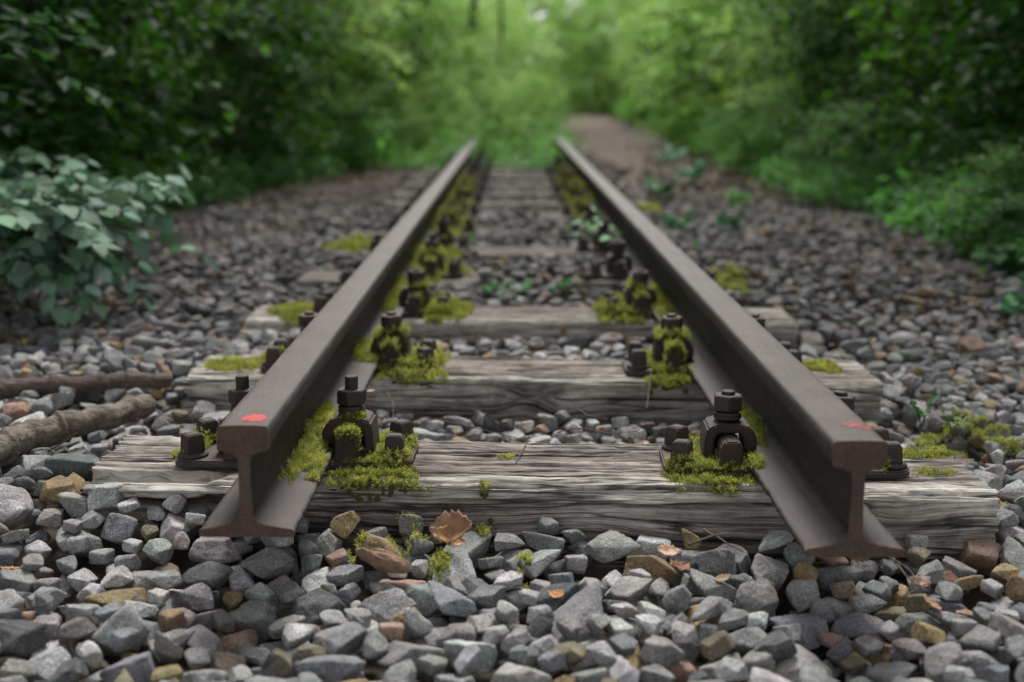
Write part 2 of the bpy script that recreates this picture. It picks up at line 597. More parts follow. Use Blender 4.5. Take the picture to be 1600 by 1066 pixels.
# ------------------------------------------------------------------ rails
half = [(.0, 0), (.060, 0), (.0665, .0015), (.0670, .009), (.0640, .0115), (.030, .0168), (.0140, .0225), (.0092, .0320),
        (.0080, .070), (.0084, .110), (.0110, .1180), (.0180, .1220), (.0340, .1265), (.0356, .1300), (.0360, .1520), (.0350, .1582),
        (.0322, .1608), (.015, .1618), (.0, .1620)]


def crown_z(dx):
    xs_ = np.array([0, .015, .0322, .035, .036]); zs_ = np.array([.1620, .1618, .1608, .1582, .1520])
    return RAIL_BOT + np.interp(np.abs(dx), xs_, zs_)


def rail(name, xc, y0, y1, label, seed):
    # densify profile
    pr = []
    for (a, b), (c, d) in zip(half[:-1], half[1:]):
        n = max(1, int(math.hypot(c - a, d - b) / .006))
        for k in range(n): pr.append((a + (c - a) * k / n, b + (d - b) * k / n))
    pr.append(half[-1])
    R = np.array(pr)
    prof = np.vstack([R, (R[1:-1] * [-1, 1])[::-1]])
    ys = np.concatenate([y0 + np.linspace(0, .02, 5), np.linspace(y0 + .03, 4, 260), np.linspace(4.05, y1, 120)])
    n, k = len(ys), len(prof)
    P = np.zeros((n, k, 3))
    P[..., 0] = prof[None, :, 0]; P[..., 2] = prof[None, :, 1]; P[..., 1] = ys[:, None]
    cen = prof.mean(0)
    # corrosion: pits mostly on web and foot, nicks at the foot edges
    nz = pn(P[..., 1] * 60, prof[None, :, 0] * 90 + 3, prof[None, :, 1] * 90, seed)
    low = 1 - sstep(.1, .14, prof[:, 1])
    amp = .0006 + .0014 * low
    d = prof / (np.linalg.norm(prof - [0, .08], axis=1)[:, None] + 1e-6)
    nx = np.sign(prof[:, 0])
    P[..., 0] += nx[None] * nz * amp[None]
    hd = np.exp(-((np.hypot(np.abs(prof[:, 0]) - .034, prof[:, 1] - .158)) / .004) ** 2)
    P[..., 2] -= hd[None] * .0016 * np.clip(pn(P[..., 1] * 45, nx[None] * 3.0, 0, seed + 5) + .6 * pn(P[..., 1] * 9, nx[None] * 3.0, 0, seed + 6), 0, 1)
    edge = sstep(.055, .066, np.abs(prof[:, 0]))
    P[..., 0] -= nx[None] * edge[None] * .0025 * np.abs(pn(P[..., 1] * 22, nx[None] * 5.0, 0, seed + 3))
    V = P.reshape(-1, 3)
    i, j = np.meshgrid(np.arange(n - 1), np.arange(k), indexing='ij')
    jn = (j + 1) % k
    Fa = np.stack([i * k + j, (i + 1) * k + j, (i + 1) * k + jn, i * k + jn], -1).reshape(-1, 4)
    V[:, 0] += xc; V[:, 2] += RAIL_BOT
    me = np_mesh("rail", V, Fa)
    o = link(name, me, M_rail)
    # sawn end faces, separate parts: a shallow block standing just proud of the bar
    m = len(R)
    L = [0] + [k - q for q in range(1, m - 1)] + [m - 1]          # mirror index of each profile point
    cap = []
    for q in range(m - 1):
        ids = list(dict.fromkeys([q, q + 1, L[q + 1], L[q]]))
        cap.append(ids if len(ids) == 4 else ids + [ids[-1]])
    q4 = np.array([c for c in cap if len(set(c)) == 4]); t3 = np.array([c[:3] for c in cap if len(set(c)) == 3])
    rr_ = np.random.default_rng(seed)
    for ya, yb in ((y0 - .003, y0 + .003), (y1 + .003, y1 - .003)):
        V0 = np.stack([xc + prof[:, 0] * 1.004, np.full(k, ya), RAIL_BOT + prof[:, 1]], 1)
        V1 = V0 * [1, 0, 1] + [0, yb, 0]
        jj = np.arange(k); side = np.stack([jj, (jj + 1) % k, k + (jj + 1) % k, k + jj], 1)
        fl = ya < yb
        fs = [np.vstack([q4 if fl else q4[:, ::-1], side[:, ::-1] if fl else side]), t3 if fl else t3[:, ::-1]]
        link("cut_end", np_mesh("cut_end", np.vstack([V0, V1]), fs, False), M_rail_end, o)
    tag(o, label, "rail")
    return o


railL = rail("steel_rail", LX, L_END, 13.5, "rusty steel rail with bright red paint blot on its cut end, beside the branches", 1)
railR = rail("steel_rail", RX, R_END, 13.5, "rusty steel rail with faded red smear on its cut end, nearer the brown path", 2)


def paint(parent, xc, yc, rx, ry, seed, rough_edge=.3):
    n, k = 48, 8
    a = np.linspace(0, 2 * np.pi, n, endpoint=False)
    rr = 1 + rough_edge * pn(np.cos(a) * 1.8, np.sin(a) * 1.8, seed, 7) + rough_edge * .5 * pn(np.cos(a) * 5, np.sin(a) * 5, seed, 8)
    rings = np.linspace(0, 1, k + 1)[1:]
    X = np.concatenate([[0], (rings[:, None] * rr * np.cos(a) * rx).ravel()])
    Y = np.concatenate([[0], (rings[:, None] * rr * np.sin(a) * ry).ravel()])
    X = X + .35 * Y * 0
    Z = crown_z(xc - (LX if xc < 0 else RX) + X) + .0006
    V = np.stack([xc + X, yc + Y, Z], 1)
    t = np.stack([np.zeros(n, int), 1 + np.arange(n), 1 + (np.arange(n) + 1) % n], 1)
    q = []
    for r in range(k - 1):
        s = 1 + r * n
        q.append(np.stack([s + np.arange(n), s + n + np.arange(n), s + n + (np.arange(n) + 1) % n, s + (np.arange(n) + 1) % n], 1))
    return link("paint_mark", np_mesh("paint_mark", V, [t, np.vstack(q)]), M_red, parent)


x_, y_ = unproj(398, 653, RAIL_TOP)
pm = paint(railL, x_, y_, .0185, .019, 3.3, .25); pm["label"] = "solid bright red paint blot"
x_, y_ = unproj(1333, 664, RAIL_TOP)
pm = paint(railR, x_, y_, .015, .018, 8.1, .5); pm["label"] = "faded red paint smear"; pm.data.materials[0] = M_red_worn
x_, y_ = unproj(1357, 668, RAIL_TOP)
pm = paint(railR, x_, y_, .009, .008, 5.1, .6); pm["label"] = "faint small red paint fleck"; pm.data.materials[0] = M_red_worn

# ------------------------------------------------------------------ sleepers
def sleeper(idx, nx, hi, label):
    a0, k0 = sleeper_line(idx)
    W, HT = SLW[idx], .15
    x0, x1 = SLX0[idx], SLX1[idx]
    # cross-section loop (u,w): u forward(+y), w up.  order: bottom front -> front face up -> top toward back -> back down
    ft = 110 if hi else 26; tp = 190 if hi else 44; bk = 22; bt = 10
    pts = []
    hw = W / 2
    for t in np.linspace(0, 1, ft, endpoint=False): pts.append((-hw, -HT + HT * t, 0, -1, 0))
    for t in np.linspace(0, 1, tp, endpoint=False): pts.append((-hw + W * t, 0, 1, 0, 1))
    for t in np.linspace(0, 1, bk, endpoint=False): pts.append((hw, -HT * t, 2, 1, 0))
    for t in np.linspace(0, 1, bt, endpoint=False): pts.append((hw - W * t, -HT, 3, 0, -1))
    S = np.array(pts)
    cs = S[:, :2].copy()
    seg = np.linalg.norm(np.diff(np.vstack([cs, cs[:1]]), axis=0), axis=1)
    T = np.concatenate([[0], np.cumsum(seg)[:-1]])
    # round corners
    rc = .012 if idx else .016
    c = cs.copy()
    inner = np.stack([np.clip(cs[:, 0], -hw + rc, hw - rc), np.clip(cs[:, 1], -HT + rc, -rc)], 1)
    dv = cs - inner
    ln = np.linalg.norm(dv, axis=1)[:, None] + 1e-9
    nor = dv / ln
    c = inner + nor * rc
    k = len(c)
    xs = np.linspace(x0, x1, nx)
    X, TT = np.meshgrid(xs, T, indexing='ij')
    NX = np.broadcast_to(nor[None], (nx, k, 2))
    # warped grain coordinate
    G = TT.copy()
    if idx == 1:                                   # big knot on the front edge
        for xk, tk, s in ((.035, .112, 1.0), (.11, .07, .55)):
            dx, dt = (X - xk) / .055, (TT - tk) / .022
            G = G + s * .022 * np.sign(dt + .15) * np.exp(-(dx ** 2 + (dt * .5) ** 2))
    if idx == 0:
        dx, dt = (X - .13) / .10, (TT - .08) / .03
        G = G - .02 * np.exp(-(dx ** 2 + dt ** 2))
        dx, dt = (X - .62) / .08, (TT - .10) / .03
        G = G + .016 * np.exp(-(dx ** 2 + dt ** 2))
    G = G + .0036 * pn(X * 1.1, TT * 4, idx * 3.3, 3) + .0010 * pn(X * 7, TT * 20, idx * 3.3, 4)
    sd_ = 20 + idx * 7
    r1 = 1 - np.abs(pn(X * 1.1, G * 26, 0, sd_)) * 2.6 + .25 * pn(X * 3, G * 8, 0, sd_ + 14)
    r2 = 1 - np.abs(pn(X * 3.0, G * 105, 0, sd_ + 1)) * 2.4
    r3 = pn(X * 16, G * 330, 0, sd_ + 2)
    frontness = (TT < HT + .02)
    amp = np.where(frontness, 1.7, 1.0) * (1.0 if idx > 0 else 1.0)
    d = -.0045 * amp * np.clip(r1, 0, 1) ** 5 - .0016 * amp * np.clip(r2, 0, 1) ** 3 * (.5 + .8 * np.abs(pn(X * 2, G * 11, 0, sd_ + 15))) + .0008 * amp * r3 + .0016 * pn(X * 7, TT * 50, 0, sd_ + 16)
    d = d + .0045 * pn(X * 2.6, TT * 9, idx, sd_ + 3) * np.where(frontness, 1.3, .5)
    # worn arris
    cw = np.exp(-((TT - HT) / .016) ** 2)
    wear = np.clip(pn(X * 3.3, 0 * X, idx * 1.7, sd_ + 4) * .8 + pn(X * 11, 0 * X, idx * 1.7, sd_ + 5) * .4 + .35, 0, 1.5)
    chip = np.clip(pn(X * 26, TT * 40, idx, sd_ + 21) - .15, 0, 1) * np.clip(pn(X * 2.1, 0 * X, idx, sd_ + 22) + .4, 0, 1)
    d = d - .0105 * cw * wear - .012 * chip * np.exp(-((TT - HT) / .022) ** 2) + .0012 * pn(X * 40, TT * 90, idx, sd_ + 23) + .0030 * pn(X * 9, TT * 16, idx, sd_ + 24) * frontness
    # long shakes
    r_ = np.random.default_rng(100 + idx)
    ncr = 26 if hi else 9
    for q in range(ncr):
        t0 = r_.uniform(.01, HT + W * .98); xc = r_.uniform(x0, x1); lw = r_.uniform(.12, .55)
        dep = r_.uniform(.008, .024) * (1 if t0 < HT + .05 else .8); wd = r_.uniform(.0012, .0034)
        tk = t0 + .004 * pn(X * 5 + q, 0 * X, q, 61) + .0012 * pn(X * 30 + q, 0 * X, q, 62)
        m_ = np.clip(1 - ((X - xc) / lw) ** 2, 0, 1) ** .5
        d = d - dep * m_ * np.exp(-np.abs((G - tk) / (wd * (.35 + m_))) ** 1.6)
    if idx == 0:
        for t0, xa, xb, dep, wd in ((.205, -.25, .55, .016, .0022), (.178, -.12, .5, .018, .003), (.17, .5, .8, .012, .002), (.232, -.1, .3, .01, .0018),
                                    (.118, -.45, .6, .012, .0022), (.055, .2, .8, .016, .003), (.09, .45, .8, .014, .002), (.03, .4, .8, .018, .003)):
            tk = t0 + .005 * pn(X * 3.5, 0 * X, t0 * 90, 71) + .0015 * pn(X * 22, 0 * X, t0 * 90, 72)
            m_ = sstep(xa, xa + .08, X) * (1 - sstep(xb - .1, xb, X)) * np.clip(.7 + pn(X * 6, 0 * X, t0 * 33, 73), .1, 1.2)
            d = d - dep * m_ * np.exp(-np.abs((TT - tk) / (wd * (.3 + m_))) ** 1.6)
        # left end rotted into layers: deep open split below the top layer
        ml = 1 - sstep(-.46, -.33, X + .05 * pn(X * 9, TT * 30, 0, 81))
        d = d - .075 * ml * np.exp(-(np.abs(TT - (.108 + .004 * pn(X * 8, 0 * X, 0, 82))) / .012) ** 4)
        m2 = 1 - sstep(-.60, -.42, X + .04 * pn(X * 12, TT * 20, 0, 83))
        d = d - .030 * m2 * (TT < .10)
        # step where a slab of the top has gone
        d = d - .020 * (1 - sstep(-.52, -.47, X + .03 * pn(X * 5, TT * 25, 0, 84))) * (1 - sstep(.19, .2, TT + .01 * pn(X * 12, 0 * X, 0, 85))) * (TT > .13)
    if idx == 1:
        m_ = np.exp(-(((X - .03) / .10) ** 2 + ((TT - .125) / .022) ** 2))
        d = d - .026 * m_ * (.6 + .6 * np.abs(pn(X * 14, G * 60, 0, 86)))
        m_ = np.exp(-(((X - .04) / .03) ** 2 + ((TT - .105) / .012) ** 2))
        d = d + .016 * m_
    P = np.zeros((nx, k, 3))
    cu = c[None, :, 0] + NX[..., 0] * d
    cwz = c[None, :, 1] + NX[..., 1] * d
    P[..., 0] = X
    P[..., 1] = a0 + k0 * X + cu + .004 * pn(X * 1.5, 0 * X, idx, 44)
    P[..., 2] = SLT + cwz - .002 * np.abs(pn(X * 2, 0 * X, idx, 45))
    # ragged ends
    for s, e in ((1, x0), (-1, x1)):
        w = np.clip(1 - np.abs(X - e) / .05, 0, 1)
        rag = .012 * np.abs(pn(0 * X, G * 60, e, sd_ + 8)) + .016 * np.abs(pn(0 * X, G * 14, e, sd_ + 9))
        P[..., 0] += s * w * rag
    V = P.reshape(-1, 3)
    i, j = np.meshgrid(np.arange(nx - 1), np.arange(k), indexing='ij')
    jn = (j + 1) % k
    Fa = np.stack([i * k + j, (i + 1) * k + j, (i + 1) * k + jn, i * k + jn], -1).reshape(-1, 4)[:, ::-1]
    gv = np.stack([X + idx * 3.1, G, 0 * X + idx * 1.3], -1).reshape(-1, 3)
    # wood colour: mauve-brown grey on top, bleached on edges and shoulders, greenish below
    top = np.array([.215, .182, .165]); pale = np.array([.58, .545, .49]); low = np.array([.14, .125, .092])
    ble = np.clip(np.exp(-((TT - HT + .005) / .045) ** 2) * 1.0 + .55 * pn(X * 2.3, G * 22, idx, 91), 0, 1)
    ble = np.clip(ble + .5 * (sstep(.35, .75, X) + sstep(-.45, -.7, X)) * (pn(X * 3, G * 9, idx, 94) + .6), 0, 1)
    if idx >= 3: ble = ble * .35
    lo = np.clip(1 - TT / .085, 0, 1) * .8
    C = top[None, None] * (1 - ble[..., None]) + pale[None, None] * ble[..., None]
    C = C * (1 - lo[..., None]) + low[None, None] * lo[..., None]
    C = C * (1 + .22 * pn(X * 1.8, G * 15, idx, 92))[..., None]
    if idx >= 3: C = C * .55
    if idx == 2: C = C * .85
    if idx == 1:      # heartwood round the knot is darker
        kk = np.exp(-(((X - .035) / .075) ** 2 + ((TT - .115) / .022) ** 2))[..., None]
        C = C * (1 - .55 * kk * (.6 + .6 * np.sin(G * 900)[..., None] * .5 + .2))
    C = C.reshape(-1, 3)
    # end caps
    parts = [Fa]
    V2 = [V]; C2 = [C]; G2 = [gv]; off = len(V)
    for row, flip in ((0, False), (nx - 1, True)):
        ring = P[row]; cen = ring.mean(0)
        prev = row * k + np.arange(k)
        for s in (.75, .45, .2):
            R_ = cen + (ring - cen) * s
            R_[:, 0] += (1 if row == 0 else -1) * .010 * pn(R_[:, 1] * 40, R_[:, 2] * 40, row, 12)
            V2.append(R_); C2.append(np.tile(low, (k, 1))); G2.append(np.stack([R_[:, 1] * .2, R_[:, 2], R_[:, 0] * 0], 1))
            cur = off + np.arange(k); off += k
            q = np.stack([prev, np.roll(prev, -1), np.roll(cur, -1), cur], 1)
            parts.append(q if flip else q[:, ::-1]); prev = cur
        V2.append(cen[None]); C2.append(low[None]); G2.append(np.zeros((1, 3)))
        t = np.stack([prev, np.roll(prev, -1), np.full(k, off)], 1); off += 1
        parts.append(t if flip else t[:, ::-1])
    me = np_mesh("wooden_sleeper", np.vstack(V2), parts, True, np.vstack(C2), np.vstack(G2))
    o = link("wooden_sleeper", me, M_wood)
    tag(o, label, "railway sleeper", "wooden sleepers under the rails")
    return o


ordn = ["first", "second", "third", "fourth", "fifth", "sixth", "seventh", "eighth", "ninth", "tenth", "eleventh", "twelfth", "thirteenth", "fourteenth"]
for i in range(14):
    lab = {0: "grey weathered sleeper with long cracks and one split end, nearest the cut rail ends",
           1: "weathered grey sleeper with a knotty hollow in its front edge, second from the rail ends",
           2: "weathered grey sleeper with moss pads by both rails, third from the rail ends"}.get(
        i, "dark mossy wooden sleeper, %s from the cut rail ends" % ordn[i])
    sleeper(i, 520 if i == 0 else (420 if i < 3 else 140), i < 3, lab)

# ------------------------------------------------------------------ rail fastenings
def bm_new(): return bmesh.new()


def bm_prism(poly, y0, y1, bev=.002, seg=2):
    """polygon in XZ extruded along Y"""
    bm = bm_new()
    vs = [bm.verts.new((x, y0, z)) for x, z in poly]
    f = bm.faces.new(vs)
    r = bmesh.ops.extrude_face_region(bm, geom=[f])
    for v in r['geom']:
        if isinstance(v, bmesh.types.BMVert): v.co.y = y1
    bmesh.ops.recalc_face_normals(bm, faces=bm.faces[:])
    if bev: bmesh.ops.bevel(bm, geom=bm.edges[:], offset=bev, segments=seg, affect='EDGES', clamp_overlap=True)
    return bm


def bm_flat(poly, z0, z1, bev=.002, seg=2):
    bm = bm_prism([(x, y) for x, y in poly], z0, z1, bev, seg)
    for v in bm.verts: v.co = Vector((v.co.x, v.co.z, v.co.y))
    bmesh.ops.recalc_face_normals(bm, faces=bm.faces[:])
    return bm


def roughen(bm, amp, sc, seed, cuts=0):
    if cuts: bmesh.ops.subdivide_edges(bm, edges=[e for e in bm.edges if e.calc_length() > .008], cuts=cuts, use_grid_fill=True)
    bm.normal_update()
    co = np.array([v.co[:] for v in bm.verts]); no = np.array([v.normal[:] for v in bm.verts])
    n = pn(co[:, 0] * sc, co[:, 1] * sc, co[:, 2] * sc, seed) * amp
    for v, c, d, k in zip(bm.verts, co, no, n): v.co = Vector(c + d * k)


def bm_out(bm, name, parent, mat, smooth=True):
    me = bpy.data.meshes.new(name)
    for f in bm.faces: f.smooth = smooth
    bm.to_mesh(me); bm.free()
    try: me.set_sharp_from_angle(angle=math.radians(38))
    except Exception: pass
    return link(name, me, mat, parent)


def lathe(prof, seg=24):
    prof = np.array(prof, float)
    a = np.linspace(0, 2 * np.pi, seg, endpoint=False)
    V = np.stack([prof[:, None, 0] * np.cos(a), prof[:, None, 0] * np.sin(a), np.repeat(prof[:, 1:2], seg, 1)], -1).reshape(-1, 3)
    n = len(prof)
    i, j = np.meshgrid(np.arange(n - 1), np.arange(seg), indexing='ij')
    jn = (j + 1) % seg
    return V, np.stack([i * seg + j, i * seg + jn, (i + 1) * seg + jn, (i + 1) * seg + j], -1).reshape(-1, 4)


PT = .014   # plate thickness


def fastening(loc, rz, rodlen, seed, lab):
    root = empty("rail_fastening", loc, rz)
    rnd = random.Random(seed)
    hl, hw_, ch = .204, .082, .026
    poly = []
    for sx, sy in ((1, 1), (-1, 1), (-1, -1), (1, -1)):
        c_ = [(sx * hl, sy * (hw_ - ch)), (sx * (hl - ch * .3), sy * (hw_ - ch * .3)), (sx * (hl - ch), sy * hw_)]
        poly += c_ if sx * sy > 0 else c_[::-1]
    bm = bm_flat(poly, 0, PT - .0003, .003, 2); roughen(bm, .0006, 90, seed)
    bm_out(bm, "base_plate", root, M_rust)
    for s in (1, -1):
        # rib: two blocks either side of the bolt slot
        for ya, yb in ((-.076, -.016), (.016, .076)):
            bm = bm_prism([(s * .0745, PT - .002), (s * .077, PT + .040), (s * .083, PT + .046), (s * .104, PT + .046), (s * .112, PT + .038), (s * .116, PT - .002)], ya, yb, .0028, 2)
            roughen(bm, .0009, 80, seed + 3, 1)
            bm_out(bm, "rib", root, M_rust)
        # clamp plate: inverted U over the rib, one foot on the rail flange
        P_ = [(.048, PT + .0175), (.047, PT + .040), (.056, PT + .058), (.066, PT + .0635), (.118, PT + .0635), (.130, PT + .057), (.134, PT + .045),
              (.137, PT + .003), (.121, PT + .003), (.119, PT + .040), (.112, PT + .050), (.076, PT + .050), (.070, PT + .044), (.068, PT + .0185)]
        bm = bm_prism([(s * x, z) for x, z in P_], -.036, .036, .003, 2); roughen(bm, .0009, 70, seed + 5)
        bm_out(bm, "clamp_plate", root, M_rust)
        bx = s * .094
        tilt = Matrix.Rotation(rnd.uniform(-.05, .05), 4, 'X') @ Matrix.Rotation(rnd.uniform(-.05, .05), 4, 'Y')
        place = Matrix.Translation((bx, 0, PT + .0635)) @ tilt @ Matrix.Rotation(rnd.uniform(0, 1), 4, 'Z')
        # bolt with threads
        top = .046 + rodlen
        pr = [(.0001, -.05), (.0105, -.05), (.0105, .018)]
        z = .018
        while z < top - .003:
            pr += [(.0118, z + .0008), (.0118, z + .0014), (.0104, z + .0022)]; z += .0026
        pr += [(.0116, top - .0018), (.0100, top), (.0001, top + .0006)]
        V_, F_ = lathe(pr, 28)
        me = np_mesh("bolt", V_, F_); me.transform(place)
        bolt = link("bolt", me, M_rust, root)
        # spring washer, two coils
        t = np.linspace(0, 2 * np.pi * 1.85, 60)
        V_, F_ = tube(np.stack([.0195 * np.cos(t), .0195 * np.sin(t), .0045 + .0095 * t / t[-1] + .0012 * np.sin(t)], 1), .0046, 8, .12, seed)
        me = np_mesh("spring_washer", V_, F_); me.transform(place)
        link("spring_washer", me, M_rust, bolt)
        # hex nut, chamfered
        bm = bm_new()
        rings = []
        for r_, z_ in ((.0235, .0185), (.0262, .0205), (.0262, .0430), (.0235, .0455), (.0112, .0458)):
            rings.append([bm.verts.new((r_ * math.cos(k * math.pi / 3), r_ * math.sin(k * math.pi / 3), z_)) for k in range(6)])
        for a_, b_ in zip(rings[:-1], rings[1:]):
            for k in range(6): bm.faces.new((a_[k], a_[(k + 1) % 6], b_[(k + 1) % 6], b_[k]))
        bm.faces.new(rings[0][::-1]); bm.faces.new(rings[-1])
        bmesh.ops.bevel(bm, geom=bm.edges[:], offset=.0012, segments=2, affect='EDGES', clamp_overlap=True)
        roughen(bm, .0005, 120, seed + 9, 1)
        bm.transform(place)
        bm_out(bm, "nut", bolt, M_rust)
        # sleeper screws
        for sy in (1, -1):
            sx = s * .174
            V_, F_ = lathe([(.0001, .0), (.0255, .0), (.0265, .003), (.0245, .0065), (.017, .0095), (.0001, .0098)], 28)
            me = np_mesh("sleeper_screw", V_, F_)
            pl = Matrix.Translation((sx, sy * .048, PT - .0002)) @ Matrix.Rotation(rnd.uniform(-.06, .06), 4, 'X') @ Matrix.Rotation(rnd.uniform(0, 1.5), 4, 'Z')
            me.transform(pl)
            sc_ = link("sleeper_screw", me, M_rust, root)
            bm = bm_new()
            rr = []
            for w_, z_ in ((.0165, .008), (.0150, .036), (.0115, .041)):
                rr.append([bm.verts.new((w_ * x, w_ * y, z_)) for x, y in ((-1, -1), (1, -1), (1, 1), (-1, 1))])
            for a_, b_ in zip(rr[:-1], rr[1:]):
                for k in range(4): bm.faces.new((a_[k], a_[(k + 1) % 4], b_[(k + 1) % 4], b_[k]))
            bm.faces.new(rr[0][::-1]); bm.faces.new(rr[-1])
            bmesh.ops.bevel(bm, geom=bm.edges[:], offset=.0018, segments=2, affect='EDGES', clamp_overlap=True)
            roughen(bm, .0006, 110, seed + 11, 1)
            bm.transform(pl)
            bm_out(bm, "square_head", sc_, M_rust)
    tag(root, lab, "rail fastening", "iron rail fastenings bolted to the sleepers")
    return root


def copy_tree(o, parent=None):
    c = o.copy(); col.objects.link(c)
    if parent is not None: c.parent = parent
    for ch in list(o.children): copy_tree(ch, c)
    return c


protoL = protoR = None
for i in range(14):
    for side in ("branch", "path"):
        xc = LX if side == "branch" else RX
        y = SY[i][0 if side == "branch" else 1]
        rz = math.atan(sleeper_line(i)[1]) * .6
        near = "rail with the bright red blot" if side == "branch" else "rail with the faded red smear"
        lab = "rusty bolted iron fastening holding the %s on the %s sleeper" % (near, ordn[i])
        loc = (xc, y, SLT + .0005)
        if i == 0:
            if side == "branch": protoL = fastening(loc, rz, .022, 3, lab)
            else: protoR = fastening(loc, rz, .006, 8, lab)
        else:
            if i in (1, 2) and side == "branch": r = copy_tree(protoR)
            else: r = copy_tree(protoL if (side == "branch") else protoR)
            r.location = loc
            r.rotation_euler = (0, 0, rz + (math.pi if i % 2 else 0) + random.uniform(-.015, .015))
            r["label"] = lab

# ------------------------------------------------------------------ ballast
PAL = {"blue grey": ((.20, .205, .215), .20), "mid grey": ((.275, .27, .265), .32), "pale grey": ((.42, .415, .41), .22),
       "purplish grey": ((.25, .225, .22), .10), "dark grey": ((.12, .122, .126), .08), "ochre": ((.31, .225, .12), .045),
       "reddish tan": ((.32, .215, .16), .04), "olive brown": ((.18, .15, .10), .04)}
PN = list(PAL); PC = np.array([PAL[k][0] for k in PN]); PW = np.array([PAL[k][1] for k in PN]); PW /= PW.sum()
NPROTO = 34
ico4, ico3, ico2 = ico(5), ico(4), ico(3)


def rock_shape(dirs, seed, rough=1.0):
    r = np.random.default_rng(1000 + seed)
    npl = r.integers(3, 7)
    n = r.normal(size=(npl, 3))
    box = np.array([[1, 0, 0], [-1, 0, 0], [0, 1, 0], [0, -1, 0], [0, 0, 1], [0, 0, -1.]]) + r.normal(0, .28, (6, 3))
    n = np.vstack([n, box]); n /= np.linalg.norm(n, axis=1)[:, None]
    d = np.concatenate([r.uniform(.60, .92, npl), r.uniform(.52, .82, 6)])
    st = np.array([1.0, r.uniform(.66, .95), r.uniform(.48, .80)])
    q = dirs / st
    q = q / np.linalg.norm(q, axis=1)[:, None]
    m = np.maximum(q @ n.T / d, 1e-6)
    p = 60.0
    mx = m.max(1)
    rr = 1 / (mx * (((m / mx[:, None]) ** p).sum(1)) ** (1 / p))
    rr = np.where(rr > 1.0, 1.0 + (rr - 1.0) * .55, rr)
    V = q * rr[:, None] * st
    nz = .034 * pn(*(V * 2.2).T, seed) + .030 * pn(*(V * 5).T, seed + 1) - .06 * np.clip(np.abs(pn(*(V * 3.1).T, seed + 7)) - .25, 0, 1) + .015 * pn(*(V * 13).T, seed + 2) + .008 * pn(*(V * 34).T, seed + 3)
    V = V * (1 + nz * rough)[:, None]
    return V * 1.12


protoV = {}
for L_, (D_, F_) in (("hi", ico4), ("mid", ico3), ("low", ico2)):
    protoV[L_] = ([rock_shape(D_ / np.linalg.norm(D_, axis=1)[:, None], s, .25 if L_ == 'low' else 1.0) for s in range(NPROTO)], F_)

G_ = .006
GX0, GX1, GY0, GY1 = -2.5, 2.7, .95, 7.2
NXg, NYg = int((GX1 - GX0) / G_), int((GY1 - GY0) / G_)
gx = GX0 + (np.arange(NXg) + .5) * G_; gy = GY0 + (np.arange(NYg) + .5) * G_
XX, YY = np.meshgrid(gx, gy, indexing='ij')
LV = level(XX, YY)
hm = LV - .055
top_id = np.full(hm.shape, -1, int)
for i in range(9):
    a0, k0 = sleeper_line(i)
    m_ = (np.abs(YY - (a0 + k0 * XX)) < SLW[i] / 2 + .001) & (XX > SLX0[i] - .002) & (XX < SLX1[i] + .002)
    if i == 0:   # rotted end lets stones in a little
        m_ &= ~((XX < -.5) & (YY < a0 + k0 * XX - .105))
    if i >= 3:      # stones have spilled over parts of the farther sleepers
        hm[m_] = SLT
        LV[m_] += np.where(pn(XX * 2.4, YY * 2.4, 0, 88) > (.0 if i == 3 else .22), .022, -.05)[m_]
        continue
    hm[m_] = 5
# under rails: no stone above the foot
under = ((np.abs(XX - LX) < .07) & (YY > L_END)) | ((np.abs(XX - RX) < .07) & (YY > R_END))

# profiles of oriented stones
sr = np.random.default_rng(77)
SIZES = np.array([.021, .027, .034, .041, .049])
variants = {s: [] for s in range(len(SIZES))}
for si, s in enumerate(SIZES):
    for v in range(90):
        p = sr.integers(NPROTO)
        R = rot_random(1, sr, .36)[0]
        W = (protoV["hi"][0][p] @ R.T) * s
        ee = np.ptp(W, axis=0)
        if ee[2] > .92 * max(ee[0], ee[1]):
            R = R[:, [2, 0, 1]]; W = (protoV["hi"][0][p] @ R.T) * s
            if np.ptp(W[:, 2]) > ee[2]: R = R[:, [2, 0, 1]]; W = (protoV["hi"][0][p] @ R.T) * s
        ix = np.floor(W[:, 0] / G_).astype(int); iy = np.floor(W[:, 1] / G_).astype(int)
        ox, oy = ix.min(), iy.min()
        ix -= ox; iy -= oy
        bot = np.full((ix.max() + 1, iy.max() + 1), 9.0); tp_ = np.full(bot.shape, -9.0)
        np.minimum.at(bot, (ix, iy), W[:, 2]); np.maximum.at(tp_, (ix, iy), W[:, 2])
        variants[si].append((p, R, s, ox, oy, bot, tp_, tp_ > -8))
placed = []   # (proto, R, s, x, y, z)
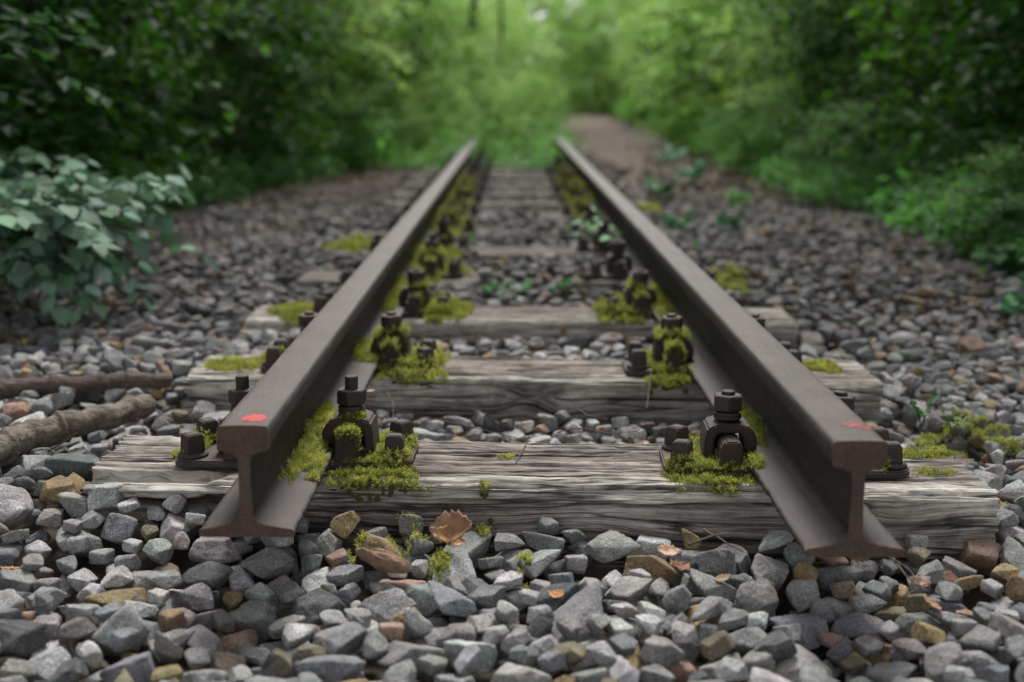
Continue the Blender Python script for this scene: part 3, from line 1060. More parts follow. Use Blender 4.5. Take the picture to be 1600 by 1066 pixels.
for ps, (step, lift) in enumerate(((.034, .000), (.030, .004), (.026, .008), (.024, .010), (.024, .012), (.022, .010), (.022, .012))):
    cx, cy = np.meshgrid(np.arange(GX0 + .06, GX1 - .06, step), np.arange(GY0 + .06, GY1 - .06, step), indexing='ij')
    cc = np.stack([cx.ravel(), cy.ravel()], 1) + sr.uniform(-step * .5, step * .5, (cx.size, 2))
    keep = np.abs(cc[:, 0]) < .42 * cc[:, 1] + .45
    keep &= ~((cc[:, 1] > 4.2) & (sr.uniform(size=len(cc)) < .35 + (ps > 3)))
    keep &= np.abs(cc[:, 0]) < 2.35
    cc = cc[keep]; sr.shuffle(cc)
    for x, y in cc:
        big = 1 if y < 2.1 else 0
        si = int(sr.choice(5, p=([.08, .20, .30, .27, .15], [.22, .33, .27, .13, .05])[0 if big else 1]))
        if ps >= 3: si = max(0, si - 1)
        if ps >= 5:
            if y > 3.2: continue
            si = 0
        vv = variants[si][sr.integers(90)]
        p, R, s, ox, oy, bot, tp_, ok = vv
        i0 = int((x - GX0) / G_) + ox; j0 = int((y - GY0) / G_) + oy
        a, b = bot.shape
        if i0 < 0 or j0 < 0 or i0 + a > NXg or j0 + b > NYg: continue
        reg = hm[i0:i0 + a, j0:j0 + b]
        gap = (reg - bot)[ok]
        z = gap.max()
        if z > 1: continue
        z = min(z, np.percentile(gap, 97) + .002) - .0015
        ic, jc = min(NXg - 1, max(0, i0 - ox)), min(NYg - 1, max(0, j0 - oy))
        if z > LV[ic, jc] - .004 + lift: continue
        t_ = tp_ + z
        if (under[i0:i0 + a, j0:j0 + b] & ok & (t_ > -.002)).any(): continue
        upd = ok & (t_ > reg)
        reg[upd] = t_[upd]
        top_id[i0:i0 + a, j0:j0 + b][upd] = len(placed)
        placed.append((p, R, s, GX0 + (i0 - ox) * G_, GY0 + (j0 - oy) * G_, z))
NPL = len(placed)
# size in the photograph: visible cells x scale^2, inside the frame
c_, s_ = math.cos(PITCH), math.sin(PITCH)
dep = YY * c_ + (H + .07) * s_
px_, py_ = F * XX / dep, F * ((H + .07) * c_ - YY * s_) / dep + 533
inside = (np.abs(px_) < 800) & (py_ < 1066) & (top_id >= 0)
score = np.zeros(NPL)
np.add.at(score, top_id[inside], (F / dep[inside]) ** 2)
order = np.argsort(-score)[:300]
single = np.zeros(NPL, bool); single[order] = True

pcol_id = sr.choice(len(PN), p=PW, size=NPL)
for n_ in range(NPL):   # more ochre stones at the front left, as in the photo
    if placed[n_][3] < -.15 and placed[n_][4] < 1.8 and sr.uniform() < .13: pcol_id[n_] = PN.index(sr.choice(["ochre", "olive brown", "reddish tan"]))
pcol = PC[pcol_id] * sr.uniform(.82, 1.22, (NPL, 1)) * sr.normal(1, .025, (NPL, 3))
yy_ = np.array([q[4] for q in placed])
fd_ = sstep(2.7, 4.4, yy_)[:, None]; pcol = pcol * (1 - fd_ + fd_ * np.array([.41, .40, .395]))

stone_me = []
for k, V_ in enumerate(protoV["hi"][0]):
    me = np_mesh("ballast_stone", V_, protoV["hi"][1], True); me.materials.append(M_stone_o)
    stone_me.append(me)


def zone(x, y):
    if y > 2.05: return "between the first two sleepers" if -.7 < x < .8 and y < 2.95 else ("beside the fallen branches" if x < 0 else "beyond the sleeper end by the trailing moss")
    col_ = ("below the fallen branches" if x < -.48 else "under the red-blotted rail end" if x < -.24 else "before the crumpled dead leaf" if x < -.0
            else "midway between the cut rail ends" if x < .26 else "under the red-smeared rail end" if x < .56 else "out past the red-smeared rail")
    if y > 1.78: return col_ + ", touching the sleeper"
    if y > 1.45: return col_
    return col_ + ", very front"


stone_obs = []
for n_ in order:
    p, R, s, x, y, z = placed[n_]
    o = bpy.data.objects.new("ballast_stone", stone_me[p])
    M4 = Matrix([[*R[0], 0], [*R[1], 0], [*R[2], 0], [0, 0, 0, 1]])
    o.matrix_world = Matrix.Translation((x, y, z)) @ M4 @ Matrix.Scale(s, 4)
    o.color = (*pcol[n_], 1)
    e_ = np.ptp(protoV["hi"][0][p], axis=0)
    shp = "flat" if e_[2] < .60 * e_[0] else "long" if e_[1] < .74 * e_[0] else "blocky"
    sz = "small" if s < .03 else "medium" if s < .037 else "large" if s < .045 else "huge"
    tag(o, "%s %s %s stone %s" % (sz, shp, PN[pcol_id[n_]], zone(x, y)), "stone", "large ballast stones in the foreground")
    col.objects.link(o)
    stone_obs.append((x / (y + .1), o))
same = {}
for u_, o in stone_obs: same.setdefault(o["label"], []).append((u_, o))
for lab, mem in same.items():
    if len(mem) < 2: continue
    mem.sort(key=lambda t: t[0])
    for k, (u_, o) in enumerate(mem):
        w = "leftmost" if k == 0 else "rightmost" if k == len(mem) - 1 else ordn[k] + " from left"
        o["label"] = "%s, %s" % (lab, w)

Vs, Fs, Cs, smooth_n = [], [], [], []
off = 0
rest = [n_ for n_ in range(NPL) if not single[n_]]
for lod in ("mid", "low"):
    shapes, F_ = protoV[lod]
    by = {}
    for n_ in rest:
        p, R, s, x, y, z = placed[n_]
        near = (y < 2.6)
        if (lod == "mid") != near: continue
        by.setdefault(p, []).append(n_)
    for p, ids in by.items():
        R = np.array([placed[q][1] for q in ids]); P = np.array([placed[q][3:6] for q in ids]); S = np.array([placed[q][2] for q in ids])
        V_, f_ = scatter(shapes[p], F_, R, P, S)
        Vs.append(V_); Fs.append(f_ + off); off += len(V_); smooth_n += [lod == "mid"] * len(f_)
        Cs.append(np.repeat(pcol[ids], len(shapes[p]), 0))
# far stones: loose single layer
Dl, Fl = ico(2)
nf = 9000
fx = sr.uniform(-2.2, 2.3, nf); fy = 7.1 + 7 * sr.uniform(0, 1, nf) ** 1.3
kp = ~((fy > 8.2) & (fx > .62) & (sr.uniform(size=nf) < .85)) & ~((fx < -1.0) & (fy > 9) & (sr.uniform(size=nf) < .5))
for i in range(6, 14):
    a0, k0 = sleeper_line(i)
    kp &= ~((np.abs(fy - a0) < SLW[i] / 2 + .01) & (fx > SLX0[i]) & (fx < SLX1[i]))
fx, fy = fx[kp], fy[kp]
Rf = rot_random(len(fx), sr, .5)
idp = sr.integers(NPROTO, size=len(fx))
for p in range(NPROTO):
    m_ = idp == p
    sh = rock_shape(Dl / np.linalg.norm(Dl, axis=1)[:, None], p, .2)
    P = np.stack([fx[m_], fy[m_], level(fx[m_], fy[m_]) - .03 + sr.uniform(-.012, .012, m_.sum())], 1)
    V_, f_ = scatter(sh, Fl, Rf[m_], P, sr.uniform(.022, .038, m_.sum()))
    Vs.append(V_); Fs.append(f_ + off); off += len(V_)
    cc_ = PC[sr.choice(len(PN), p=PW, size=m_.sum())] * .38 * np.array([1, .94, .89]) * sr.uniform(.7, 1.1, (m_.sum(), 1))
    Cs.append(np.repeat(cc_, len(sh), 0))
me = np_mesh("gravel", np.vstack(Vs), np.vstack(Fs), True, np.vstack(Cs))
sm = np.zeros(len(me.polygons), bool); sm[:len(smooth_n)] = smooth_n[:len(sm)]
me.polygons.foreach_set("use_smooth", sm)
gravel = link("gravel", me, M_stone_a)
tag(gravel, "grey crushed stone ballast spread around the sleepers", "gravel", kind="stuff")
print("STONES", NPL, "verts", off)
GV, GF = np.vstack(Vs), np.vstack(Fs)


def surf(x, y):
    """height of sleepers/ballast at a point"""
    i = int((x - GX0) / G_); j = int((y - GY0) / G_)
    if 0 <= i < NXg and 0 <= j < NYg:
        h = hm[i, j]
        return SLT if h > 1 else float(h)
    return float(level(x, y))


# ------------------------------------------------------------------ moss, laid on whatever lies below it
bpy.context.view_layer.update()
dg = bpy.context.evaluated_depsgraph_get()


def drop(x, y, z0):
    ok, loc, nor, _i, ob, _m = scene.ray_cast(dg, Vector((x, y, z0)), Vector((0, 0, -1)))
    if not ok or ob.name.split(".")[0] in ("square_head", "nut", "bolt", "spring_washer"): return (None, None)
    if ob.name.startswith(("clamp", "steel_rail")) and nor.z < .5: return (None, None)
    return (loc.z, nor)


# sprig template: short stem with small pointed leaves
def sprig_template(seed, n=9):
    r = np.random.default_rng(seed)
    V, Fq = [], []
    bend = r.uniform(-.3, .3, 2)
    for k in range(n):
        t = (k + .5) / n
        c = np.array([bend[0] * t * t, bend[1] * t * t, t])
        az = k * 2.4 + r.uniform(-.3, .3)
        el = r.uniform(.2, .9)
        ln = (.42 - .18 * t) * r.uniform(.8, 1.2)
        d = np.array([math.cos(az) * math.cos(el), math.sin(az) * math.cos(el), math.sin(el)])
        sd__ = np.array([-math.sin(az), math.cos(az), 0]) * .075
        b = len(V)
        V += [c, c + d * ln * .5 + sd__, c + d * ln, c + d * ln * .5 - sd__]
        Fq.append([b, b + 1, b + 2, b + 3])
    return np.array(V), np.array(Fq)


SPR = [sprig_template(s) for s in range(4)]
MOSS_A, MOSS_B, MOSS_C = np.array([.47, .50, .12]), np.array([.14, .185, .035]), np.array([.20, .125, .04])


def moss(px, py, wpx, hpx, zref, hgt, label, dens=1.0, z0=None, rot=0.0, tone=0.0, name="moss_clump", cat="moss", spread=1.0, lenm=.0092):
    """patch centred where pixel (px,py) meets height zref; wpx,hpx = size in photo pixels"""
    xc, yc = unproj(px, py, zref)
    sc = F / (yc * c_ + (H - zref) * s_)
    rx = wpx / 2 / sc
    x2, ya = unproj(px, py + hpx / 2, zref); x2, yb = unproj(px, py - hpx / 2, zref)
    ry = abs(yb - ya) / 2
    yc = (ya + yb) / 2
    far = max(1.0, yc / 2.3)
    r = np.random.default_rng(int(px * 7 + py))
    area = math.pi * rx * ry
    n = int(min(7500, area / (.0018 * far) ** 2 * dens))
    z0 = z0 if z0 is not None else (.112 if 'foot of' in label or 'rail foot' in label or 'clamp of' in label else zref + .12)
    th = r.uniform(0, 2 * np.pi, n); rr = np.sqrt(r.uniform(0, 1, n))
    edge = 1 + .45 * pn(np.cos(th) * 1.6 + px, np.sin(th) * 1.6, py, 5) + .25 * pn(np.cos(th) * 5 + px, np.sin(th) * 5, py, 6)
    X = rr * np.cos(th) * rx * edge * spread; Y = rr * np.sin(th) * ry * edge * spread
    cr, sn = math.cos(rot), math.sin(rot)
    X, Y = xc + X * cr - Y * sn, yc + X * sn + Y * cr
    lump = .55 + .55 * pn(X * 45, Y * 45, 0, 17) + .3 * pn(X * 120, Y * 120, 0, 18)
    hole = pn(X * 38, Y * 38, 0, 27) < -.42
    P, Nn, Sz, Cl, Fl_ = [], [], [], [], []
    for k in range(n):
        if hole[k] and r.uniform() < .85: continue
        z, nor = drop(X[k], Y[k], z0)
        if z is None or z < zref - (.028 if zref > -.03 else .075): continue
        f = max(0, 1 - rr[k] ** 2.2)
        hh = hgt * f * max(.1, lump[k])
        q = r.uniform(.35, 1.0)
        P.append((X[k], Y[k], z + hh * q - .001))
        Fl_.append(f)
        nn = np.array(nor) * .5 + np.array([0, 0, .9]) + r.normal(0, .35, 3) + np.array([X[k] - xc, Y[k] - yc, 0]) / max(rx, .01) * .35
        Nn.append(nn / np.linalg.norm(nn))
        Sz.append(lenm * min(far, 2.6) * r.uniform(.65, 1.3) * (1 if f > .2 else .75))
        u = np.clip(.55 + .6 * pn(X[k] * 30, Y[k] * 30, 0, 31) + r.normal(0, .2) + tone, 0, 1)
        c3 = MOSS_B * (1 - u) + MOSS_A * u
        if r.uniform() < .07: c3 = MOSS_C
        Cl.append(c3 * r.uniform(.7, 1.2))
    if len(P) < 8: return None
    P, Nn, Sz, Cl = map(np.array, (P, Nn, Sz, Cl))
    Z = Nn
    A = np.cross(Z, r.normal(size=(len(Z), 3))); A /= np.linalg.norm(A, axis=1)[:, None]
    R = np.stack([A, np.cross(Z, A), Z], 2)
    Vs, Fs, Cs, off = [], [], [], 0
    tid = r.integers(4, size=len(P))
    for t in range(4):
        m_ = tid == t
        if not m_.any(): continue
        v, f = scatter(*SPR[t], R[m_], P[m_], Sz[m_])
        Vs.append(v); Fs.append(f + off); off += len(v)
        k = len(SPR[t][0])
        c = np.repeat(Cl[m_], k, 0) * np.tile(np.linspace(.75, 1.2, k), m_.sum())[:, None]
        Cs.append(c)
    # cushion under the sprigs: spheres of packed older growth
    keep = (r.uniform(size=len(P)) < .11) & (np.array(Fl_) > .45)
    if keep.any() and hgt > .003:
        D0, F0 = ico(1)
        Pk = P[keep] - np.array([0, 0, 1]) * hgt * .35
        v, f = scatter(D0, F0, rot_random(keep.sum(), r), Pk, np.minimum(.0050, .35 * hgt + .0012) * r.uniform(.7, 1.2, keep.sum()) * min(far, 2))
        Vs.append(v); f = np.hstack([f, f[:, 2:3]]) if False else f
        Cs.append(np.tile(np.array([.085, .085, .025]), (len(v), 1)))
        faces = [np.vstack(Fs), f + off]
    else: faces = [np.vstack(Fs)]
    me = np_mesh(name, np.vstack(Vs), faces, False, np.vstack(Cs))
    o = link(name, me, M_moss)
    tag(o, label, cat, "moss clumps on the track")
    return o


ZS = SLT
G1 = "on the fastening of the red-blotted rail"
MO = [
    # near left fastening
    (580, 762, 172, 66, ZS, .022, "broad yellow green moss pad spread before the nearest fastening of the red-blotted rail", 1, .03),
    (545, 700, 62, 62, .05, .022, "rounded green moss cushion covering the rib below the long threaded bolt", 1.1, .10),
    (482, 688, 66, 105, .02, .020, "soft green moss lying on the foot of the red-blotted rail", 1.1, .10),
    (540, 668, 80, 26, .07, .012, "brownish moss heaped round the clamp of the long threaded bolt", 1, .10),
    (608, 690, 55, 60, .02, .018, "bright moss tufts between the square screw heads by the long threaded bolt", .9, .06),
    (637, 692, 24, 26, .01, .012, "tiny bright moss tuft beside the outermost square screw head near the long bolt", .9, .05),
    # near right fastening
    (1118, 747, 150, 34, ZS, .012, "yellow green moss strip spread before the nearest fastening of the red-smeared rail", 1, .02),
    (1085, 700, 55, 52, .01, .014, "bright moss growing round the square screw heads beside the clamp of the red-smeared rail", .9, .05),
    (1098, 672, 34, 34, .02, .018, "small feathery moss tuft standing against the clamp of the red-smeared rail", .9, .05),
    (1172, 668, 40, 52, .02, .006, "thin dark moss in the shade on the foot of the red-smeared rail", .5, .10),
    (1378, 724, 44, 16, .01, .007, "thin moss on the outer plate end of the red-smeared rail", .8, .06),
    (1440, 709, 110, 14, ZS, .004, "flat olive moss film along the back edge of the nearest sleeper", .7, .03),
    (1462, 738, 70, 12, ZS, .003, "faint moss film on the worn top of the nearest sleeper end", .4, .03),
    # left outside
    (322, 682, 44, 46, .01, .022, "yellow moss cushion outside the red-blotted rail on the nearest sleeper", 1.1, .07),
    (290, 710, 50, 12, ZS, .004, "moss crumbs along the plate edge on the split sleeper end", .7, .03),
    # second sleeper
    (640, 565, 125, 75, .01, .030, "large feathery moss mound on the second fastening of the red-blotted rail", 1.2, .075),
    (630, 600, 80, 18, ZS, .010, "moss fringe hanging over the front edge of the second sleeper", 1, .03),
    (575, 545, 60, 30, .03, .010, "moss on the rail foot behind the large feathery mound", 1, .10),
    (1040, 562, 62, 62, .01, .026, "bushy moss mound on the second fastening of the red-smeared rail", 1.1, .075),
    (1045, 598, 66, 28, ZS, .010, "moss fringe below the bushy mound on the second sleeper", 1, .02),
    (370, 570, 110, 20, ZS, .007, "low yellow moss mat on the end of the second sleeper by the branches", .55, .03),
    (440, 545, 62, 40, .01, .022, "mossy heap outside the red-blotted rail on the second sleeper", 1.1, .06),
    (1285, 575, 60, 20, ZS, .006, "yellow moss film behind the red-smeared rail on the second sleeper", .7, .03),
    # third
    (690, 475, 75, 48, .01, .028, "moss mound on the third fastening of the red-blotted rail", 1.1, .07),
    (612, 460, 40, 50, .03, .012, "moss on the rail foot above the third sleeper", 1, .10),
    (965, 478, 75, 46, .01, .024, "moss mound on the third fastening of the red-smeared rail", 1.1, .07),
    (1030, 468, 34, 44, .03, .010, "shaded moss on the rail foot beside the third fastening", 1, .10),
    (470, 488, 80, 22, ZS, .016, "moss heap on the outer end of the third sleeper", 1, .04),
    # further
    (685, 410, 95, 46, .01, .035, "yellow moss heaped over the fourth fastening of the red-blotted rail", 1.1, .08),
    (1140, 443, 50, 22, ZS, .014, "yellow moss on the outer end of the fourth sleeper", 1, .04),
    (560, 385, 80, 16, ZS, .018, "moss on the fourth sleeper outside the red-blotted rail", 1, .04),
    (700, 352, 70, 34, .01, .04, "olive moss over the fifth fastening of the red-blotted rail", 1, .08),
    (712, 318, 54, 26, .01, .04, "olive moss over the sixth fastening of the red-blotted rail", 1, .08),
    (722, 292, 44, 22, .01, .04, "olive moss over the seventh fastening of the red-blotted rail", 1, .08),
    (905, 318, 50, 44, .01, .04, "dark yellow moss beside the sixth fastening of the red-smeared rail", 1, .08),
    (890, 285, 36, 32, .01, .04, "dark yellow moss beside the eighth fastening of the red-smeared rail", 1, .08),
    (1015, 330, 40, 14, ZS, .02, "yellow moss on the sleeper end outside the red-smeared rail", 1, .04),
    # in the stones
    (640, 845, 80, 26, -.085, .005, "mossy shreds among the stones beside the crumpled dead leaf", .22, .04),
    (688, 876, 34, 22, -.09, .008, "small moss tuft between stones below the crumpled dead leaf", .7, .04),
    (558, 852, 26, 16, -.085, .008, "tiny round moss tuft on a stone by the brown bark piece", .8, .04),
    (757, 826, 22, 20, -.08, .012, "tiny moss tuft at the foot of the nearest sleeper, past the dead leaf", .8, .04),
    (818, 886, 28, 26, -.095, .012, "small moss tuft beside the tan stone between the rails", .7, .04),
    (1500, 668, 150, 30, -.075, .008, "trailing moss and creeping stems over the gravel beyond the sleeper ends", .5, .06),
    (1575, 700, 70, 24, -.08, .010, "moss patch at the far tip of the trailing moss on the gravel", .4, .06),
    (790, 714, 24, 7, ZS, .003, "scattered moss crumbs on top of the nearest sleeper, midway along", .6, .03),
]
for m_ in MO:
    a = m_
    moss(a[0], a[1], a[2], a[3], a[4], a[5], a[6], a[7], a[8], tone=(-.15 if a[1] < 500 else .05))

# ------------------------------------------------------------------ fallen branches and twigs
def branch(px, r0, r1, label, mat, name="fallen_branch", zoff=0.0, seed=1, cat="branch", group=None, seg=22, steps=80, knots=0):
    """px: list of (px,py,z) picture positions resolved to ground points"""
    ctrl = []
    for x, y, z in px:
        X, Y = unproj(x, y, z); ctrl.append((X, Y, z))
    ctrl = np.array(ctrl)
    t = np.linspace(0, len(ctrl) - 1, steps)
    P = np.stack([np.interp(t, np.arange(len(ctrl)), ctrl[:, k]) for k in range(3)], 1)
    for _ in range(int(steps / len(ctrl) / 2) + 1):
        P[1:-1] = (P[:-2] + P[1:-1] * 2 + P[2:]) / 4
    w = 0.022 * min(1, r0 / .015)
    P[:, 0] += w * .4 * pn(t * 1.7, seed, 0, 3); P[:, 1] += w * pn(t * 1.5, seed, 0, 4); P[:, 2] += w * .3 * pn(t * 1.9, seed, 0, 5)
    rad = np.linspace(r0, r1, steps) * (1 + .12 * pn(t * 2.6, seed, 0, 6))
    for k in range(knots):
        c = (k + .6) / knots * t[-1]
        rad *= 1 + .28 * np.exp(-((t - c) / .07) ** 2)
    cen = P.mean(0).copy()
    parts = [tube(P - cen, rad, seg, .06 if r0 > .01 else 0, seed)]
    V_, F_ = merge(parts)
    o = link(name, np_mesh(name, V_, F_), mat)
    o.location = cen
    tag(o, label, cat, group)
    return o


branch([(-60, 612, -.008), (60, 604, -.005), (150, 598, -.004), (210, 594, -.006), (268, 596, -.010)], .0205, .0155,
       "slender reddish brown fallen branch lying on the stones, the farther of two", M_bark2, seed=4, knots=5, group=None, seg=36, steps=420)
branch([(-70, 745, -.020), (0, 702, -.015), (50, 678, -.010), (120, 662, -.006), (180, 648, -.006), (232, 634, -.012)], .031, .021,
       "thick grey brown bark covered fallen branch, the nearer of two", M_bark, seed=9, knots=3, seg=44, steps=420)
# tiny side twig on the thick one is its own fallen twig
twl = [([(75, 706, -.04), (100, 690, -.01), (122, 676, .01)], "short twig leaning on the thick fallen branch"),
       ([(1075, 852, -.06), (1110, 838, -.05), (1140, 834, -.045), (1180, 834, -.05)], "thin dark twig lying against the nearest sleeper by the red-smeared rail"),
       ([(1100, 828, -.05), (1125, 842, -.05), (1160, 862, -.06)], "thin twig crossing the dark twig by the red-smeared rail"),
       ([(1385, 855, -.05), (1400, 880, -.05), (1420, 905, -.05), (1452, 925, -.055)], "thin bent twig hanging below the end of the red-smeared rail"),
       ([(1370, 860, -.05), (1420, 888, -.045), (1445, 925, -.05)], "wispy brown twig under the end of the red-smeared rail"),
       ([(1410, 935, -.06), (1440, 915, -.05), (1480, 905, -.05), (1500, 915, -.055)], "arched brown twig over dead leaves near the sleeper end"),
       ([(680, 655, -.035), (740, 668, -.025), (830, 690, -.025)], "fine twig lying on stones between the first two sleepers"),
       ([(905, 640, -.05), (920, 650, -.03), (950, 655, -.03)], "reddish fine twig standing by the second sleeper"),
       ([(605, 612, -.02), (615, 632, -.02), (614, 655, -.035)], "short grey twig leaning on the second sleeper by the mossy mound"),
       ([(100, 700, -.03), (160, 750, -.05), (230, 748, -.04), (290, 745, -.04)], "long hair-thin twig across the stones under the thick branch"),
       ([(0, 960, -.09), (60, 948, -.07), (110, 930, -.07)], "brown twig between stones below the branches, at the very front"),
       ([(825, 690, -.012), (812, 712, SLT + .004), (806, 722, SLT + .003)], "tiny brown twig on the nearest sleeper between the rails"),
       ([(1010, 640, -.03), (1016, 600, .0), (1018, 575, .01)], "upright dry grass stalk by the second fastening of the red-smeared rail"),
       ([(870, 676, -.03), (905, 668, -.02), (960, 680, -.02), (1000, 672, -.025)], "dry brown twig on stones beside the fallen nut-like brown stone")]
for k, (p_, lab) in enumerate(twl):
    if "nut-like" in lab: lab = "dry brown twig on the stones near the clamp of the red-smeared rail"
    branch(p_, .0022 if k < 4 else .0013, .0008, lab, M_twig, "twig", seed=20 + k, cat="twig", group="twigs lying on the track", seg=7, steps=24)


# ------------------------------------------------------------------ dead leaves, bark bits
def dead_leaf(px, py, z, size, label, colr, seed, curl=1.0, tilt=(0, 0, 0)):
    r = np.random.default_rng(seed)
    n, m = 17, 9
    u = np.linspace(0, 1, n)[:, None]; v = np.linspace(-1, 1, m)[None]
    wd = .30 * np.sin(np.pi * np.clip(u, 0.02, .98) ** .85) ** .75 * (1 + .16 * np.sin(u * 38 + seed))
    X = (u - .5) * np.ones_like(v)
    Y = wd * v
    Z = curl * (.30 * Y ** 2 * 3.5 + .22 * (u - .5) ** 2 * 2.2) + .045 * pn(u * 4, v * 2, seed, 4) + .05 * np.abs(v) * np.sin(u * 20 + seed) * .5
    V = np.stack([X, Y, Z * np.ones_like(X)], -1).reshape(-1, 3) * size
    i, j = np.meshgrid(np.arange(n - 1), np.arange(m - 1), indexing='ij')
    Fq = np.stack([i * m + j, i * m + j + 1, (i + 1) * m + j + 1, (i + 1) * m + j], -1).reshape(-1, 4)
    C = np.tile(np.array(colr), (len(V), 1)) * (1 + .35 * pn(*(V / size * 5).T, seed))[:, None]
    x, y = unproj(px, py, z)
    if tilt == (0, 0, 0): tilt = (r.normal(0, .35), r.normal(0, .35), r.uniform(0, 6.28))
    o = link("dead_leaf", np_mesh("dead_leaf", V, Fq, True, C), M_dead)
    sol = o.modifiers.new("thickness", 'SOLIDIFY'); sol.thickness = .0006
    o.location = (x, y, z); o.rotation_euler = tilt
    tag(o, label, "dead leaf", "dead leaves lying on the track")
    return o


BR = (.36, .20, .12)
dead_leaf(712, 826, -.055, .085, "large crumpled pinkish brown dead leaf standing at the foot of the nearest sleeper", (.38, .22, .14), 3, 1.3, (1.0, -.25, -.6))
dead_leaf(700, 842, -.07, .055, "tan folded dead leaf tucked under the large crumpled one", (.42, .24, .11), 8, 1.2, (.7, .5, .4))
dead_leaf(1045, 862, -.065, .038, "pale pinkish dead leaf scrap against the nearest sleeper by the thin dark twig", (.55, .36, .26), 12, 1.0, (.5, .1, .2))
dead_leaf(1062, 888, -.08, .05, "dark brown dead leaf in a gap under the pale leaf scrap", (.2, .1, .06), 14, 1, (.3, .2, 1))
dead_leaf(1435, 912, -.075, .036, "light brown curled dead leaf among twigs near the end of the red-smeared rail", (.38, .24, .17), 15, 1.3, (.5, .2, .3))
dead_leaf(1482, 902, -.065, .026, "pink tan dead leaf curl propped on the arched twig", (.45, .26, .18), 17, 1.6, (1.1, .3, .3))
dead_leaf(1455, 945, -.09, .034, "dark tan dead leaf lying before the light curled leaf", (.36, .2, .11), 18, 1, (.3, -.3, 2))
dead_leaf(1345, 862, -.04, .05, "brown dead leaf caught beneath the foot of the red-smeared rail", (.2, .10, .05), 21, .8, (1.2, 0, .1))
dead_leaf(195, 762, -.06, .045, "pale orange dead leaf beneath the split sleeper end", (.55, .33, .2), 23, .8, (.3, .1, .4))
dead_leaf(110, 770, -.08, .045, "rust red dead leaf low between stones under the thick branch", (.30, .11, .06), 25, 1, (.4, .2, 1.4))
dead_leaf(470, 598, -.0, .02, "tiny tan leaf scrap outside the red-blotted rail", (.40, .3, .2), 27, 1)
dead_leaf(578, 612, -.004, .022, "tiny tan leaf scrap on the second sleeper under the moss mound", (.42, .3, .2), 29, 1)
near_what = ["at the very front left corner", "between the split sleeper end and the second sleeper", "outside the third mossy sleeper end", "behind the third sleeper, nearer the red-blotted rail",
             "behind the third sleeper, by the middle", "behind the third sleeper, just past the middle", "behind the third sleeper, nearer the red-smeared rail", "outside the second sleeper end past the red-smeared rail",
             "outside the third sleeper end past the red-smeared rail", "above the trailing moss", "just above the start of the trailing moss", "on stones in the middle behind the nearest sleeper",
             "on stones right of the middle behind the nearest sleeper", "by the dry brown twig behind the nearest sleeper", "nearest the clamp, behind the nearest sleeper", "in the stones midway between the rail ends",
             "left of the red-smeared rail end, very low", "left of the third sleeper end", "by the grey twig under the mossy mound", "below the trailing moss, by the sleeper end"]
dl = np.random.default_rng(8)
spots = [(15, 890), (270, 655), (470, 545), (700, 520), (745, 528), (880, 520), (960, 525), (1190, 560), (1300, 540), (1420, 600), (1460, 630),
         (820, 668), (940, 672), (985, 690), (1010, 665), (870, 930), (1130, 905), (400, 520), (610, 640), (1530, 760)]
names_ = ["against", "just past", "near"]
for k, (x, y) in enumerate(spots):
    X, Y = unproj(x, y, -.04)
    zn = zone(X, Y) if Y < 2.95 else "far along past the second sleeper"
    dead_leaf(x, y, surf(X, Y) + .006 if Y < 7 else -.03, dl.uniform(.022, .04), "%s brown dead leaf scrap %s" % (["small orange", "small dull", "small dark"][k % 3], near_what[k]),
              np.array([(.45, .22, .1), (.28, .19, .12), (.17, .09, .05)][k % 3]), 50 + k)
# bark piece
x, y = unproj(600, 884, -.08)
D0, F0 = ico(4)
V_ = D0 * np.array([.048, .012, .014]); V_ += np.stack([0 * V_[:, 0], .006 * pn(V_[:, 0] * 40, V_[:, 1] * 90, 0, 3), .004 * pn(V_[:, 0] * 30, V_[:, 1] * 200, V_[:, 2] * 200, 4)], 1)
o = link("bark_piece", np_mesh("bark_piece", V_, F0), plain("bark_flake", (.20, .125, .085), .85, .4, 90, .7))
o.location = (x, y, -.072); o.rotation_euler = (.25, .22, -.25)
tag(o, "reddish brown splintered bark piece lying on the stones under the moss shreds", "bark")


# ------------------------------------------------------------------ green plants
def leaf_template(kind="ovate"):
    if kind == "ovate":       # base, sides, tip with fold and droop
        st = [(0, .0), (.12, .22), (.35, .37), (.6, .34), (.82, .17), (1, 0)]
    else:
        st = [(0, 0), (.3, .26), (.7, .2), (1, 0)]
    V, Fq, Ft = [], [], []
    mid, lf, rt = [], [], []
    for u, w in st:
        z = -.16 * u * u
        mid.append(len(V)); V.append((u, 0, z))
        if w > 0:
            lf.append(len(V)); V.append((u - .02, w, z + .10 * w * 2 * .5))
            rt.append(len(V)); V.append((u - .02, -w, z + .10 * w * 2 * .5))
        else: lf.append(mid[-1]); rt.append(mid[-1])
    for k in range(len(st) - 1):
        for side in (0, 1):
            e = lf if side == 0 else rt
            q = [mid[k], mid[k + 1], e[k + 1], e[k]]
            q = list(dict.fromkeys(q))
            if side == 1: q = q[::-1]
            if len(q) == 3: q = q + [q[2]]
            Fq.append(q)
    # tri as degenerate-free: split
    tri = []
    for q in Fq:
        if q[3] == q[2]: tri.append(q[:3])
        else: tri.append([q[0], q[1], q[2]]); tri.append([q[0], q[2], q[3]])
    return np.array(V, float), np.array(tri)


LT_HI = leaf_template("ovate")
LT_LO = (np.array([[0, 0, 0], [.5, .33, .05], [1, 0, -.12], [.5, -.33, .05]], float), np.array([[0, 1, 2], [0, 2, 3]]))


